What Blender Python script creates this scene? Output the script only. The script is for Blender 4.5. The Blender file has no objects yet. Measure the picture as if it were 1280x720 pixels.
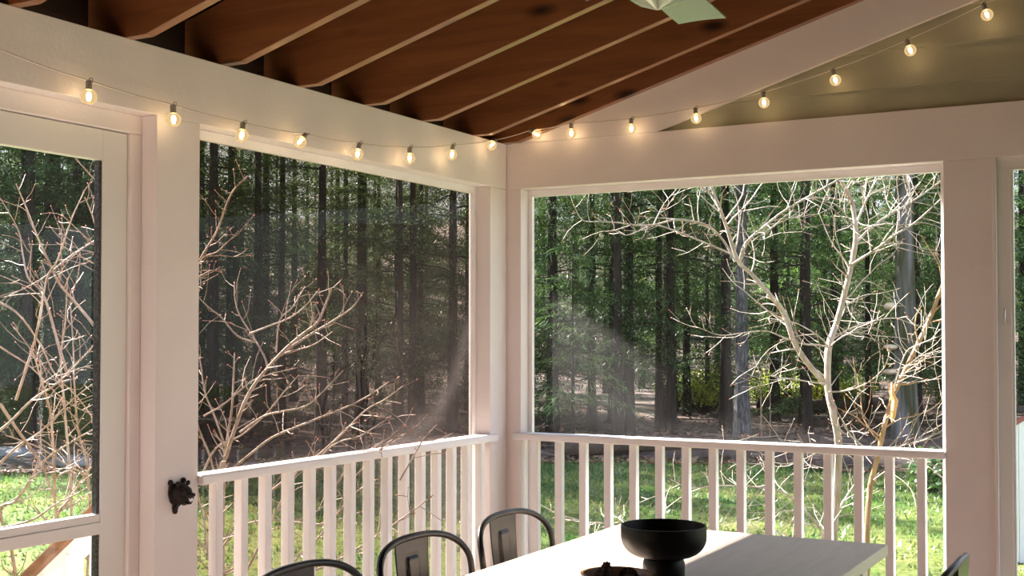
import bpy, bmesh, math, random
from mathutils import Vector, Matrix

S = bpy.context.scene
COL = S.collection
PI = math.pi

# ------------------------------------------------------------------ camera
CF, CCY = 1540.92, 384.414
YAW, PIT = 0.502988, 0.0238257
CAM = Vector((2.93856, -5.28413, 1.38669))
FW = Vector((-math.sin(YAW) * math.cos(PIT), math.cos(YAW) * math.cos(PIT), math.sin(PIT)))
RT = Vector((math.cos(YAW), math.sin(YAW), 0))
UP = RT.cross(FW)
cam = bpy.data.cameras.new('camera')
cam_o = bpy.data.objects.new('camera', cam)
COL.objects.link(cam_o)
M = Matrix((RT, UP, -FW)).transposed().to_4x4()
M.translation = CAM
cam_o.matrix_world = M
cam.sensor_fit = 'HORIZONTAL'
cam.sensor_width = 36
cam.lens = 36 * CF / 1280
cam.shift_y = (CCY - 360) / 1280
cam.clip_start = 0.05
cam.clip_end = 400
S.camera = cam_o


def at(px, py, d):
    """point of the place seen at a photograph pixel, d metres along the view"""
    return CAM + (FW + RT * ((px - 640) / CF) - UP * ((py - CCY) / CF)) * d


def on_ground(px, d):
    f = Vector((-math.sin(YAW), math.cos(YAW), 0))
    p = Vector((CAM.x, CAM.y, 0)) + f * d + RT * ((px - 640) / CF * d)
    return Vector((p.x, p.y, ground_z(p.x, p.y)))


GZ = -0.8


def ground_z(x, y):
    r = math.hypot(x - CAM.x, y - CAM.y)
    return GZ + 0.012 * max(0.0, r - 21.5) + 0.17 * max(0.0, r - 46) + (0.05 * math.sin(x * 1.3) * math.cos(y * 0.9) if r > 22.5 else 0)


# ------------------------------------------------------------------ helpers
class MB:
    def __init__(s):
        s.v, s.f, s.m = [], [], []

    def add(s, vs, fs, mi=0):
        b = len(s.v)
        s.v += [tuple(v) for v in vs]
        s.f += [tuple(b + i for i in f) for f in fs]
        s.m += [mi] * len(fs)
        return s

    def box(s, lo, hi, mi=0):
        (a, b, c), (d, e, f) = lo, hi
        a, d = min(a, d), max(a, d); b, e = min(b, e), max(b, e); c, f = min(c, f), max(c, f)
        return s.add([(a, b, c), (d, b, c), (d, e, c), (a, e, c), (a, b, f), (d, b, f), (d, e, f), (a, e, f)],
                     [(0, 3, 2, 1), (4, 5, 6, 7), (0, 1, 5, 4), (1, 2, 6, 5), (2, 3, 7, 6), (3, 0, 4, 7)], mi)

    def beam(s, a, b, w, h, up=(0, 0, 1), mi=0):
        a, b = Vector(a), Vector(b)
        d = (b - a).normalized()
        sd = d.cross(Vector(up)).normalized()
        u = sd.cross(d)
        vs = []
        for p in (a, b):
            for i, j in ((-1, -1), (1, -1), (1, 1), (-1, 1)):
                vs.append(p + sd * (i * w / 2) + u * (j * h / 2))
        return s.add(vs, [(0, 1, 2, 3), (7, 6, 5, 4), (0, 4, 5, 1), (1, 5, 6, 2), (2, 6, 7, 3), (3, 7, 4, 0)], mi)

    def prism(s, poly, axis, a, b, mi=0):
        """poly: 2-D points in the two other axes, extruded along axis from a to b"""
        def P(q, t):
            return {'x': (t, q[0], q[1]), 'y': (q[0], t, q[1]), 'z': (q[0], q[1], t)}[axis]
        n = len(poly)
        vs = [P(q, a) for q in poly] + [P(q, b) for q in poly]
        fs = [tuple(range(n)), tuple(range(2 * n - 1, n - 1, -1))]
        fs += [(i, i + n, (i + 1) % n + n, (i + 1) % n) for i in range(n)]
        return s.add(vs, fs, mi)

    def tube(s, pts, rad, n=6, caps=True, mi=0, closed=False):
        pts = [Vector(p) for p in pts]
        if not hasattr(rad, '__len__'):
            rad = [rad] * len(pts)
        m = len(pts)
        vs, fs = [], []
        prev = None
        for i, p in enumerate(pts):
            if closed:
                t = pts[(i + 1) % m] - pts[i - 1]
            else:
                t = pts[min(i + 1, m - 1)] - pts[max(i - 1, 0)]
            if t.length < 1e-9:
                t = Vector((0, 0, 1))
            t.normalize()
            if prev is None:
                ref = Vector((0, 0, 1)) if abs(t.z) < 0.9 else Vector((1, 0, 0))
                u = t.cross(ref).normalized()
            else:
                u = prev - t * prev.dot(t)
                u = u.normalized() if u.length > 1e-6 else t.orthogonal().normalized()
            prev = u
            w = t.cross(u)
            for k in range(n):
                a = 2 * PI * k / n
                vs.append(p + (u * math.cos(a) + w * math.sin(a)) * rad[i])
        for i in range(m if closed else m - 1):
            j = (i + 1) % m
            for k in range(n):
                fs.append((i * n + k, i * n + (k + 1) % n, j * n + (k + 1) % n, j * n + k))
        if caps and not closed:
            fs.append(tuple(range(n - 1, -1, -1)))
            fs.append(tuple((m - 1) * n + k for k in range(n)))
        return s.add(vs, fs, mi)

    def lathe(s, prof, n=32, c=(0, 0, 0), mi=0, rfun=None):
        """prof: (r, z) list; r == 0 ends close into a point"""
        vs, fs, rings = [], [], []
        for r, z in prof:
            if r < 1e-6:
                rings.append([len(vs)]); vs.append((c[0], c[1], c[2] + z))
            else:
                ring = []
                for k in range(n):
                    a = 2 * PI * k / n
                    q = r * (rfun(k, z) if rfun else 1)
                    ring.append(len(vs)); vs.append((c[0] + q * math.cos(a), c[1] + q * math.sin(a), c[2] + z))
                rings.append(ring)
        for A, B in zip(rings, rings[1:]):
            for k in range(n):
                a, b = A[k % len(A)], A[(k + 1) % len(A)]
                d, e = B[k % len(B)], B[(k + 1) % len(B)]
                f = []
                for i in (a, b, e, d):
                    if i not in f:
                        f.append(i)
                if len(f) > 2:
                    fs.append(tuple(f))
        return s.add(vs, fs, mi)

    def ball(s, c, r, n=12, m=8, mi=0, sc=(1, 1, 1)):
        prof = [(math.sin(PI * i / m), -math.cos(PI * i / m)) for i in range(m + 1)]
        prof[0] = (0, -1); prof[-1] = (0, 1)
        b = len(s.v)
        s.lathe(prof, n, (0, 0, 0), mi)
        for i in range(b, len(s.v)):
            x, y, z = s.v[i]
            s.v[i] = (c[0] + x * r * sc[0], c[1] + y * r * sc[1], c[2] + z * r * sc[2])
        return s

    def build(s, name, mats, parent=None, origin=None, bevel=0, seg=2, smooth=None):
        if origin is None:
            origin = parent.location if parent is not None else Vector((0, 0, 0))
        o = Vector(origin)
        me = bpy.data.meshes.new(name)
        me.from_pydata([(v[0] - o.x, v[1] - o.y, v[2] - o.z) for v in s.v], [], s.f)
        if not isinstance(mats, (list, tuple)):
            mats = [mats]
        for m in mats:
            me.materials.append(m)
        if len(mats) > 1:
            me.polygons.foreach_set('material_index', s.m)
        if bevel or smooth is not None:
            bm = bmesh.new(); bm.from_mesh(me)
            bmesh.ops.recalc_face_normals(bm, faces=bm.faces)
            if bevel:
                ed = [e for e in bm.edges if len(e.link_faces) == 2 and e.calc_face_angle(0) > 0.6]
                bmesh.ops.bevel(bm, geom=ed, offset=bevel, segments=seg, affect='EDGES', profile=0.6)
            if smooth is not None:
                for f in bm.faces:
                    f.smooth = True
                for e in bm.edges:
                    if len(e.link_faces) == 2 and e.calc_face_angle(0) > smooth:
                        e.smooth = False
            bm.to_mesh(me); bm.free()
        me.update()
        ob = bpy.data.objects.new(name, me)
        COL.objects.link(ob)
        if parent is not None:
            ob.parent = parent
        else:
            ob.location = o
        return ob


def tag(o, label=None, cat=None, group=None, kind=None):
    if label: o['label'] = label
    if cat: o['category'] = cat
    if group: o['group'] = group
    if kind: o['kind'] = kind
    return o


def thing(name, label, cat, loc=(0, 0, 0), group=None):
    o = bpy.data.objects.new(name, None)
    o.empty_display_size = 0.1
    COL.objects.link(o)
    o.location = loc
    return tag(o, label, cat, group)


def dup(root, loc, rotz=0.0, scale=None, label=None, group=None):
    r = root.copy(); COL.objects.link(r)
    r.location = loc; r.rotation_euler = (0, 0, rotz)
    if scale: r.scale = scale
    if label: r['label'] = label
    if group: r['group'] = group
    for ch in list(root.children):
        c = ch.copy(); COL.objects.link(c); c.parent = r
        for g in list(ch.children):
            d = g.copy(); COL.objects.link(d); d.parent = c
    return r


# ------------------------------------------------------------------ materials
def new_mat(name):
    m = bpy.data.materials.new(name); m.use_nodes = True
    nt = m.node_tree
    for n in list(nt.nodes):
        nt.nodes.remove(n)
    out = nt.nodes.new('ShaderNodeOutputMaterial')
    return m, nt, out


def N(nt, t, **kw):
    n = nt.nodes.new(t)
    for k, v in kw.items():
        if k in n.inputs:
            n.inputs[k].default_value = v
        else:
            setattr(n, k, v)
    return n


def noise_mat(name, c1, c2, rough=0.5, scale=8.0, stretch=(1, 1, 1), bump=0.0, bump_scale=None, metallic=0.0, spec=0.5,
              detail=6.0, lo=0.3, hi=0.7, c3=None, hue_random=0.0, coat=0.0):
    m, nt, out = new_mat(name)
    tc = N(nt, 'ShaderNodeTexCoord')
    mp = N(nt, 'ShaderNodeMapping'); mp.inputs['Scale'].default_value = stretch
    nt.links.new(tc.outputs['Object'], mp.inputs['Vector'])
    nz = N(nt, 'ShaderNodeTexNoise', Scale=scale, Detail=detail, Roughness=0.6)
    nt.links.new(mp.outputs[0], nz.inputs['Vector'])
    rp = N(nt, 'ShaderNodeValToRGB')
    e = rp.color_ramp.elements
    e[0].position, e[0].color = lo, (*c1, 1)
    e[1].position, e[1].color = hi, (*c2, 1)
    if c3:
        q = rp.color_ramp.elements.new((lo + hi) / 2); q.color = (*c3, 1)
    nt.links.new(nz.outputs['Fac'], rp.inputs[0])
    bs = N(nt, 'ShaderNodeBsdfPrincipled', Roughness=rough, Metallic=metallic)
    bs.inputs['Specular IOR Level'].default_value = spec
    bs.inputs['Coat Weight'].default_value = coat
    col = rp.outputs[0]
    if hue_random:
        oi = N(nt, 'ShaderNodeObjectInfo')
        mr = N(nt, 'ShaderNodeMapRange'); mr.inputs[3].default_value = 1 - hue_random; mr.inputs[4].default_value = 1 + hue_random
        nt.links.new(oi.outputs['Random'], mr.inputs[0])
        hs = N(nt, 'ShaderNodeHueSaturation')
        nt.links.new(mr.outputs[0], hs.inputs['Value'])
        nt.links.new(col, hs.inputs['Color'])
        col = hs.outputs[0]
    nt.links.new(col, bs.inputs['Base Color'])
    if bump:
        n2 = N(nt, 'ShaderNodeTexNoise', Scale=bump_scale or scale * 3, Detail=8.0)
        nt.links.new(mp.outputs[0], n2.inputs['Vector'])
        bp = N(nt, 'ShaderNodeBump', Strength=bump, Distance=0.02)
        nt.links.new(n2.outputs['Fac'], bp.inputs['Height'])
        nt.links.new(bp.outputs[0], bs.inputs['Normal'])
    nt.links.new(bs.outputs[0], out.inputs[0])
    return m


def wood_mat(name, c1, c2, axis='x', rough=0.55, scale=3.0, knots=None, coat=0.0, spec=0.4, crough=0.2):
    m, nt, out = new_mat(name)
    tc = N(nt, 'ShaderNodeTexCoord')
    oi = N(nt, 'ShaderNodeObjectInfo')
    ad = N(nt, 'ShaderNodeVectorMath', operation='ADD')
    sc = N(nt, 'ShaderNodeVectorMath', operation='SCALE'); sc.inputs['Scale'].default_value = 40.0
    cmb = N(nt, 'ShaderNodeCombineXYZ')
    for k in range(3):
        nt.links.new(oi.outputs['Random'], cmb.inputs[k])
    nt.links.new(cmb.outputs[0], sc.inputs[0])
    nt.links.new(tc.outputs['Object'], ad.inputs[0]); nt.links.new(sc.outputs[0], ad.inputs[1])
    mp = N(nt, 'ShaderNodeMapping')
    st = {'x': (0.12, 1.6, 1.6), 'y': (1.6, 0.12, 1.6), 'z': (1.6, 1.6, 0.12)}[axis]
    mp.inputs['Scale'].default_value = [q * scale for q in st]
    nt.links.new(ad.outputs[0], mp.inputs['Vector'])
    nz = N(nt, 'ShaderNodeTexNoise', Scale=5.0, Detail=8.0, Roughness=0.65, Distortion=0.6)
    nt.links.new(mp.outputs[0], nz.inputs['Vector'])
    rp = N(nt, 'ShaderNodeValToRGB')
    e = rp.color_ramp.elements
    e[0].position, e[0].color = 0.3, (*c1, 1)
    e[1].position, e[1].color = 0.7, (*c2, 1)
    nt.links.new(nz.outputs['Fac'], rp.inputs[0])
    col = rp.outputs[0]
    bs = N(nt, 'ShaderNodeBsdfPrincipled', Roughness=rough)
    bs.inputs['Specular IOR Level'].default_value = spec
    bs.inputs['Coat Weight'].default_value = coat; bs.inputs['Coat Roughness'].default_value = crough
    if knots:
        m2 = N(nt, 'ShaderNodeMapping')
        m2.inputs['Scale'].default_value = {'x': (2.6, 7.0, 7.0), 'y': (4.5, 2.2, 4.5), 'z': (4.5, 4.5, 2.2)}[axis]
        nt.links.new(ad.outputs[0], m2.inputs['Vector'])
        vo = N(nt, 'ShaderNodeTexVoronoi', Scale=1.0)
        nt.links.new(m2.outputs[0], vo.inputs['Vector'])
        kr = N(nt, 'ShaderNodeValToRGB')
        kr.color_ramp.elements[0].position, kr.color_ramp.elements[0].color = 0.07, (1, 1, 1, 1)
        kr.color_ramp.elements[1].position, kr.color_ramp.elements[1].color = 0.22, (0, 0, 0, 1)
        nt.links.new(vo.outputs['Distance'], kr.inputs[0])
        mx = N(nt, 'ShaderNodeMixRGB'); mx.inputs[2].default_value = (*knots, 1)
        nt.links.new(kr.outputs[0], mx.inputs[0]); nt.links.new(col, mx.inputs[1])
        col = mx.outputs[0]
    nt.links.new(col, bs.inputs['Base Color'])
    bp = N(nt, 'ShaderNodeBump', Strength=0.15, Distance=0.01)
    nt.links.new(nz.outputs['Fac'], bp.inputs['Height'])
    nt.links.new(bp.outputs[0], bs.inputs['Normal'])
    nt.links.new(bs.outputs[0], out.inputs[0])
    return m


def leaf_mat(name, c1, c2, trans=0.35, scale=3.0, value=0.25, hue=0.02):
    m, nt, out = new_mat(name)
    tc = N(nt, 'ShaderNodeTexCoord')
    nz = N(nt, 'ShaderNodeTexNoise', Scale=scale, Detail=4.0)
    nt.links.new(tc.outputs['Object'], nz.inputs['Vector'])
    rp = N(nt, 'ShaderNodeValToRGB')
    e = rp.color_ramp.elements
    e[0].position, e[0].color = 0.35, (*c1, 1)
    e[1].position, e[1].color = 0.65, (*c2, 1)
    nt.links.new(nz.outputs['Fac'], rp.inputs[0])
    oi = N(nt, 'ShaderNodeObjectInfo')
    mr = N(nt, 'ShaderNodeMapRange'); mr.inputs[3].default_value = 1 - value; mr.inputs[4].default_value = 1 + value
    nt.links.new(oi.outputs['Random'], mr.inputs[0])
    mh = N(nt, 'ShaderNodeMapRange'); mh.inputs[3].default_value = 0.5 - hue; mh.inputs[4].default_value = 0.5 + hue
    nt.links.new(oi.outputs['Random'], mh.inputs[0])
    hs = N(nt, 'ShaderNodeHueSaturation')
    nt.links.new(mr.outputs[0], hs.inputs['Value']); nt.links.new(mh.outputs[0], hs.inputs['Hue'])
    nt.links.new(rp.outputs[0], hs.inputs['Color'])
    d = N(nt, 'ShaderNodeBsdfDiffuse'); t = N(nt, 'ShaderNodeBsdfTranslucent')
    g = N(nt, 'ShaderNodeBsdfGlossy', Roughness=0.45); g.inputs[0].default_value = (0.9, 0.95, 1, 1)
    nt.links.new(hs.outputs[0], d.inputs[0]); nt.links.new(hs.outputs[0], t.inputs[0])
    mx = N(nt, 'ShaderNodeMixShader'); mx.inputs[0].default_value = trans
    nt.links.new(d.outputs[0], mx.inputs[1]); nt.links.new(t.outputs[0], mx.inputs[2])
    m2 = N(nt, 'ShaderNodeMixShader'); m2.inputs[0].default_value = 0.05
    nt.links.new(mx.outputs[0], m2.inputs[1]); nt.links.new(g.outputs[0], m2.inputs[2])
    nt.links.new(m2.outputs[0], out.inputs[0])
    return m


def pane_mat(name, tint, film_col, gloss=1.0, film_max=0.2):
    """clear vinyl panel: see-through, fresnel gloss, a dirt and painted-reflection film where the 'film' attribute says so"""
    m, nt, out = new_mat(name)
    tr = N(nt, 'ShaderNodeBsdfTransparent'); tr.inputs[0].default_value = (*tint, 1)
    gl = N(nt, 'ShaderNodeBsdfGlossy', Roughness=0.02); gl.inputs[0].default_value = (1, 1, 1, 1)
    fr = N(nt, 'ShaderNodeFresnel', IOR=1.4)
    ml = N(nt, 'ShaderNodeMath', operation='MULTIPLY'); ml.inputs[1].default_value = gloss
    nt.links.new(fr.outputs[0], ml.inputs[0])
    mx = N(nt, 'ShaderNodeMixShader')
    nt.links.new(ml.outputs[0], mx.inputs[0]); nt.links.new(tr.outputs[0], mx.inputs[1]); nt.links.new(gl.outputs[0], mx.inputs[2])
    df = N(nt, 'ShaderNodeBsdfDiffuse'); df.inputs[0].default_value = (*film_col, 1)
    tl = N(nt, 'ShaderNodeBsdfTranslucent'); tl.inputs[0].default_value = (*film_col, 1)
    fm = N(nt, 'ShaderNodeMixShader'); fm.inputs[0].default_value = 0.5
    nt.links.new(df.outputs[0], fm.inputs[1]); nt.links.new(tl.outputs[0], fm.inputs[2])
    at_ = N(nt, 'ShaderNodeAttribute', attribute_name='film')
    tc = N(nt, 'ShaderNodeTexCoord')
    nz = N(nt, 'ShaderNodeTexNoise', Scale=3.0, Detail=5.0)
    nt.links.new(tc.outputs['Object'], nz.inputs['Vector'])
    mr = N(nt, 'ShaderNodeMapRange'); mr.inputs[1].default_value = 0.25; mr.inputs[2].default_value = 0.75
    mr.inputs[3].default_value = 0.6 * film_max; mr.inputs[4].default_value = 1.2 * film_max
    nt.links.new(nz.outputs['Fac'], mr.inputs[0])
    fa = N(nt, 'ShaderNodeMath', operation='MULTIPLY')
    nt.links.new(at_.outputs['Fac'], fa.inputs[0]); nt.links.new(mr.outputs[0], fa.inputs[1])
    m2 = N(nt, 'ShaderNodeMixShader')
    nt.links.new(fa.outputs[0], m2.inputs[0]); nt.links.new(mx.outputs[0], m2.inputs[1]); nt.links.new(fm.outputs[0], m2.inputs[2])
    nt.links.new(m2.outputs[0], out.inputs[0])
    return m


WHITE = noise_mat('white_paint', (0.75, 0.685, 0.68), (0.81, 0.75, 0.745), rough=0.5, scale=2.5, bump=0.06, bump_scale=60, spec=0.3)
TRIMW = noise_mat('white_rail_paint', (0.81, 0.78, 0.79), (0.87, 0.845, 0.855), rough=0.4, scale=4, bump=0.05, bump_scale=50, spec=0.4)
DOORW = noise_mat('white_door_metal', (0.74, 0.72, 0.70), (0.78, 0.76, 0.74), rough=0.35, scale=3, spec=0.4)
RAFTER = wood_mat('stained_rafter_wood', (0.15, 0.052, 0.016), (0.27, 0.10, 0.034), 'x', rough=0.4, knots=(0.02, 0.006, 0.003), spec=0.5, coat=0.55, crough=0.28)
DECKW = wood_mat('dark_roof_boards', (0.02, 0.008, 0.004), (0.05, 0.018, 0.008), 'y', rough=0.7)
SAGE = noise_mat('sage_siding_paint', (0.36, 0.345, 0.25), (0.42, 0.40, 0.30), rough=0.6, scale=4, bump=0.05, bump_scale=60)
FLOORW = wood_mat('porch_floor_boards', (0.20, 0.145, 0.11), (0.29, 0.215, 0.17), 'y', rough=0.55)
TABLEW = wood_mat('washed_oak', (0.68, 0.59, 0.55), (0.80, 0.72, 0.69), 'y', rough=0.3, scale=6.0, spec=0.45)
TABLEL = wood_mat('sunlit_oak', (0.74, 0.66, 0.55), (0.84, 0.77, 0.67), 'y', rough=0.35, scale=5.0, spec=0.5)  # lighter copy of the table oak, sunlight put into its colour
BLACKM = noise_mat('black_powder_coat', (0.006, 0.006, 0.007), (0.011, 0.011, 0.012), rough=0.33, scale=40, metallic=0.0, spec=0.4, bump=0.02, bump_scale=300)
BOWLB = noise_mat('matte_black_metal', (0.004, 0.0035, 0.003), (0.007, 0.006, 0.005), rough=0.4, scale=30, spec=0.14)
IRON = noise_mat('dark_cast_iron', (0.008, 0.005, 0.004), (0.018, 0.011, 0.008), rough=0.55, scale=60, bump=0.3, bump_scale=160, metallic=0.4)
FANG = noise_mat('pale_green_enamel', (0.24, 0.33, 0.23), (0.28, 0.37, 0.27), rough=0.32, scale=5, metallic=0.25, spec=0.5)
FANC = noise_mat('pale_green_gloss', (0.30, 0.38, 0.29), (0.35, 0.43, 0.34), rough=0.2, scale=5, metallic=0.4, spec=0.6)
SOCK = noise_mat('grey_plastic', (0.26, 0.23, 0.21), (0.32, 0.29, 0.26), rough=0.5, scale=30)
WIRE = noise_mat('cream_wire', (0.55, 0.48, 0.42), (0.62, 0.55, 0.48), rough=0.5, scale=30)
BRASS = noise_mat('bulb_collar_brass', (0.7, 0.45, 0.14), (0.8, 0.55, 0.2), rough=0.3, scale=20, metallic=0.9)
HANDRAIL = wood_mat('brown_handrail', (0.12, 0.042, 0.016), (0.25, 0.10, 0.04), 'x', rough=0.5)
TRAYW = wood_mat('turned_wood', (0.20, 0.11, 0.06), (0.34, 0.20, 0.11), 'x', rough=0.45, scale=6)
CONE = noise_mat('pine_cone_scales', (0.030, 0.014, 0.008), (0.085, 0.042, 0.024), rough=0.7, scale=50)
GASKET = noise_mat('black_gasket', (0.01, 0.01, 0.011), (0.06, 0.06, 0.06), rough=0.5, scale=120, lo=0.45, hi=0.6)
STEEL = noise_mat('brushed_steel', (0.45, 0.45, 0.46), (0.6, 0.6, 0.6), rough=0.3, scale=40, metallic=1.0)
BARK_D = noise_mat('dark_conifer_bark', (0.010, 0.007, 0.005), (0.042, 0.030, 0.022), rough=0.9, scale=5, stretch=(3, 3, 0.5), bump=0.6, bump_scale=12, hue_random=0.3)
BARK_G = noise_mat('grey_bark', (0.06, 0.056, 0.054), (0.19, 0.182, 0.18), lo=0.4, hi=0.62, rough=0.9, scale=9, stretch=(3, 3, 0.6), bump=0.6, bump_scale=14)
BARK_M = noise_mat('mossy_grey_bark', (0.05, 0.052, 0.018), (0.17, 0.165, 0.17), rough=0.9, scale=1.2, stretch=(3, 3, 0.3), bump=0.6, bump_scale=14, lo=0.42, hi=0.56)
BARK_L = noise_mat('pale_dogwood_bark', (0.24, 0.17, 0.11), (0.50, 0.46, 0.41), rough=0.7, scale=9, stretch=(2, 2, 0.6), bump=0.3, bump_scale=40)
BARK_O = noise_mat('orange_tan_bark', (0.26, 0.14, 0.055), (0.46, 0.31, 0.17), rough=0.7, scale=8, stretch=(2, 2, 0.5), bump=0.3, bump_scale=40)
BARK_S = noise_mat('pinkish_shrub_bark', (0.17, 0.085, 0.045), (0.40, 0.30, 0.23), rough=0.7, scale=7, stretch=(2, 2, 1), bump=0.2, bump_scale=40)
BARK_W = noise_mat('grey_shrub_bark', (0.22, 0.15, 0.11), (0.46, 0.41, 0.38), rough=0.7, scale=7, stretch=(2, 2, 1), bump=0.2, bump_scale=40)
BUD = noise_mat('rosy_buds', (0.40, 0.13, 0.10), (0.62, 0.30, 0.20), rough=0.6, scale=20)
TORN = noise_mat('torn_orange_wood', (0.72, 0.36, 0.11), (0.85, 0.52, 0.22), rough=0.7, scale=12, stretch=(4, 4, 0.4), bump=0.4, bump_scale=40)
SHELFF = noise_mat('pale_fungus', (0.55, 0.38, 0.20), (0.72, 0.62, 0.48), rough=0.7, scale=14)
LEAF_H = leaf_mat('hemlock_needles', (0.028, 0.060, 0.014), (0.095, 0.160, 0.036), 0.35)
LEAF_Y = leaf_mat('sunny_hemlock_needles', (0.07, 0.13, 0.03), (0.17, 0.26, 0.06), 0.45)  # lighter copy of the hemlock needles with sunlight put into the colour
LEAF_B = leaf_mat('sunlit_underbrush_leaves', (0.30, 0.36, 0.03), (0.50, 0.56, 0.08), 0.45)  # sunlit brightness of the brush put into the leaf colour
LEAF_S = leaf_mat('shrub_leaves', (0.07, 0.16, 0.025), (0.18, 0.32, 0.06), 0.4, scale=8)
LITTER = noise_mat('leaf_litter_ground', (0.030, 0.018, 0.014), (0.13, 0.08, 0.06), rough=0.95, scale=2.2, bump=0.8, bump_scale=9, c3=(0.065, 0.04, 0.03))
DRYLEAF = leaf_mat('dry_fallen_leaves', (0.10, 0.05, 0.028), (0.34, 0.21, 0.13), 0.15, scale=1.5)
ROCK = noise_mat('grey_stone', (0.08, 0.078, 0.076), (0.22, 0.21, 0.20), rough=0.9, scale=5, bump=0.6, bump_scale=12)
LOGM = noise_mat('rotting_log_bark', (0.03, 0.02, 0.015), (0.11, 0.075, 0.055), rough=0.95, scale=4, bump=0.8, bump_scale=12)
SHEDW = noise_mat('white_shed_boards', (0.80, 0.78, 0.78), (0.86, 0.85, 0.85), rough=0.6, scale=3)
SHEDR = noise_mat('red_brown_roof', (0.22, 0.06, 0.05), (0.34, 0.11, 0.09), rough=0.8, scale=10)
CEDAR = wood_mat('dark_cedar_house_siding', (0.085, 0.050, 0.034), (0.13, 0.080, 0.055), 'x', rough=0.8)
CEDARL = wood_mat('added_wall_cedar', (0.17, 0.115, 0.085), (0.24, 0.165, 0.125), 'y', rough=0.8)


def lawn_mat():
    m, nt, out = new_mat('lawn_grass')
    tc = N(nt, 'ShaderNodeTexCoord')
    n1 = N(nt, 'ShaderNodeTexNoise', Scale=0.45, Detail=6.0, Roughness=0.65)
    n2 = N(nt, 'ShaderNodeTexNoise', Scale=14.0, Detail=8.0, Roughness=0.8)
    for n in (n1, n2):
        nt.links.new(tc.outputs['Object'], n.inputs['Vector'])
    r1 = N(nt, 'ShaderNodeValToRGB'); e = r1.color_ramp.elements
    e[0].position, e[0].color = 0.36, (0.060, 0.138, 0.022, 1)
    e[1].position, e[1].color = 0.66, (0.215, 0.230, 0.080, 1)
    r2 = N(nt, 'ShaderNodeValToRGB'); e = r2.color_ramp.elements
    e[0].position, e[0].color = 0.34, (0.30, 0.30, 0.28, 1)
    e[1].position, e[1].color = 0.75, (1.5, 1.45, 1.3, 1)
    nt.links.new(n1.outputs['Fac'], r1.inputs[0]); nt.links.new(n2.outputs['Fac'], r2.inputs[0])
    mx = N(nt, 'ShaderNodeMixRGB', blend_type='MULTIPLY'); mx.inputs[0].default_value = 1
    nt.links.new(r1.outputs[0], mx.inputs[1]); nt.links.new(r2.outputs[0], mx.inputs[2])
    bs = N(nt, 'ShaderNodeBsdfPrincipled', Roughness=0.9)
    bs.inputs['Specular IOR Level'].default_value = 0.1
    nt.links.new(mx.outputs[0], bs.inputs['Base Color'])
    bp = N(nt, 'ShaderNodeBump', Strength=0.9, Distance=0.06)
    nt.links.new(n2.outputs['Fac'], bp.inputs['Height']); nt.links.new(bp.outputs[0], bs.inputs['Normal'])
    nt.links.new(bs.outputs[0], out.inputs[0])
    return m


LAWN = lawn_mat()


def bulb_mats():
    m, nt, out = new_mat('warm_bulb_glass')
    tr = N(nt, 'ShaderNodeBsdfTransparent'); tr.inputs[0].default_value = (1, 0.93, 0.80, 1)
    gl = N(nt, 'ShaderNodeBsdfGlossy', Roughness=0.05); gl.inputs[0].default_value = (1, 0.97, 0.92, 1)
    em = N(nt, 'ShaderNodeEmission', Strength=0.34); em.inputs[0].default_value = (1, 0.70, 0.34, 1)
    fr = N(nt, 'ShaderNodeFresnel', IOR=1.35)
    a = N(nt, 'ShaderNodeMixShader'); b = N(nt, 'ShaderNodeMixShader'); b.inputs[0].default_value = 0.5
    nt.links.new(fr.outputs[0], a.inputs[0]); nt.links.new(tr.outputs[0], a.inputs[1]); nt.links.new(gl.outputs[0], a.inputs[2])
    nt.links.new(a.outputs[0], b.inputs[1]); nt.links.new(em.outputs[0], b.inputs[2])
    nt.links.new(b.outputs[0], out.inputs[0])
    m2, nt, out = new_mat('glowing_filament')
    em = N(nt, 'ShaderNodeEmission', Strength=9.0); em.inputs[0].default_value = (1, 0.80, 0.45, 1)
    nt.links.new(em.outputs[0], out.inputs[0])
    return m, m2


GLOBE, FILA = bulb_mats()
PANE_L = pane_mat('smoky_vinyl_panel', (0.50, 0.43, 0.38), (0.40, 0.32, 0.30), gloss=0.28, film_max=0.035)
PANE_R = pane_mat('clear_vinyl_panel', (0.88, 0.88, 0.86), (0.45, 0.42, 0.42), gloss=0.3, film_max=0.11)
PANE_D = pane_mat('storm_door_glass', (0.95, 0.96, 0.96), (0.5, 0.5, 0.5), gloss=0.2, film_max=0.02)

# ------------------------------------------------------------------ dimensions of the porch
ZB, ZT = 2.11, 2.333            # header beam bottom / top
PY0, PY1 = -2.339, -2.1405      # left post
PX0, PX1 = 2.0546, 2.247        # right post
DEP = 0.12                      # wall depth
RIDGE = 2.60
WID = 5.20
YR = -6.3                       # house wall
SL = 0.2867
RH = 0.235


def rz(x):                      # rafter underside
    x = min(x, WID - x)
    return ZT + SL * max(0.0, x - 0.06)


# ------------------------------------------------------------------ setting
mb = MB()
mb.box((-DEP, YR, ZB), (0, 0, ZT))                       # header beam
mb.box((-DEP, PY0, -0.05), (0, PY1, ZB))                 # post between door and window
mb.box((-DEP, -0.16, -0.05), (0, 0, ZB))                 # corner post, left leg
mb.box((-DEP, -3.52, -0.05), (0, -3.36, ZB))             # post beyond the door
mb.box((-DEP, -3.36, 2.048), (-0.066, PY0, ZB))          # door head stop
mb.box((-DEP, -2.3868, -0.05), (-0.066, PY0 - 0.0005, 2.048))       # door jamb stop
wl = tag(mb.build('wall_left', WHITE, bevel=0.003), 'white painted header beam and posts of the left wall', kind='structure')

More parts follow.
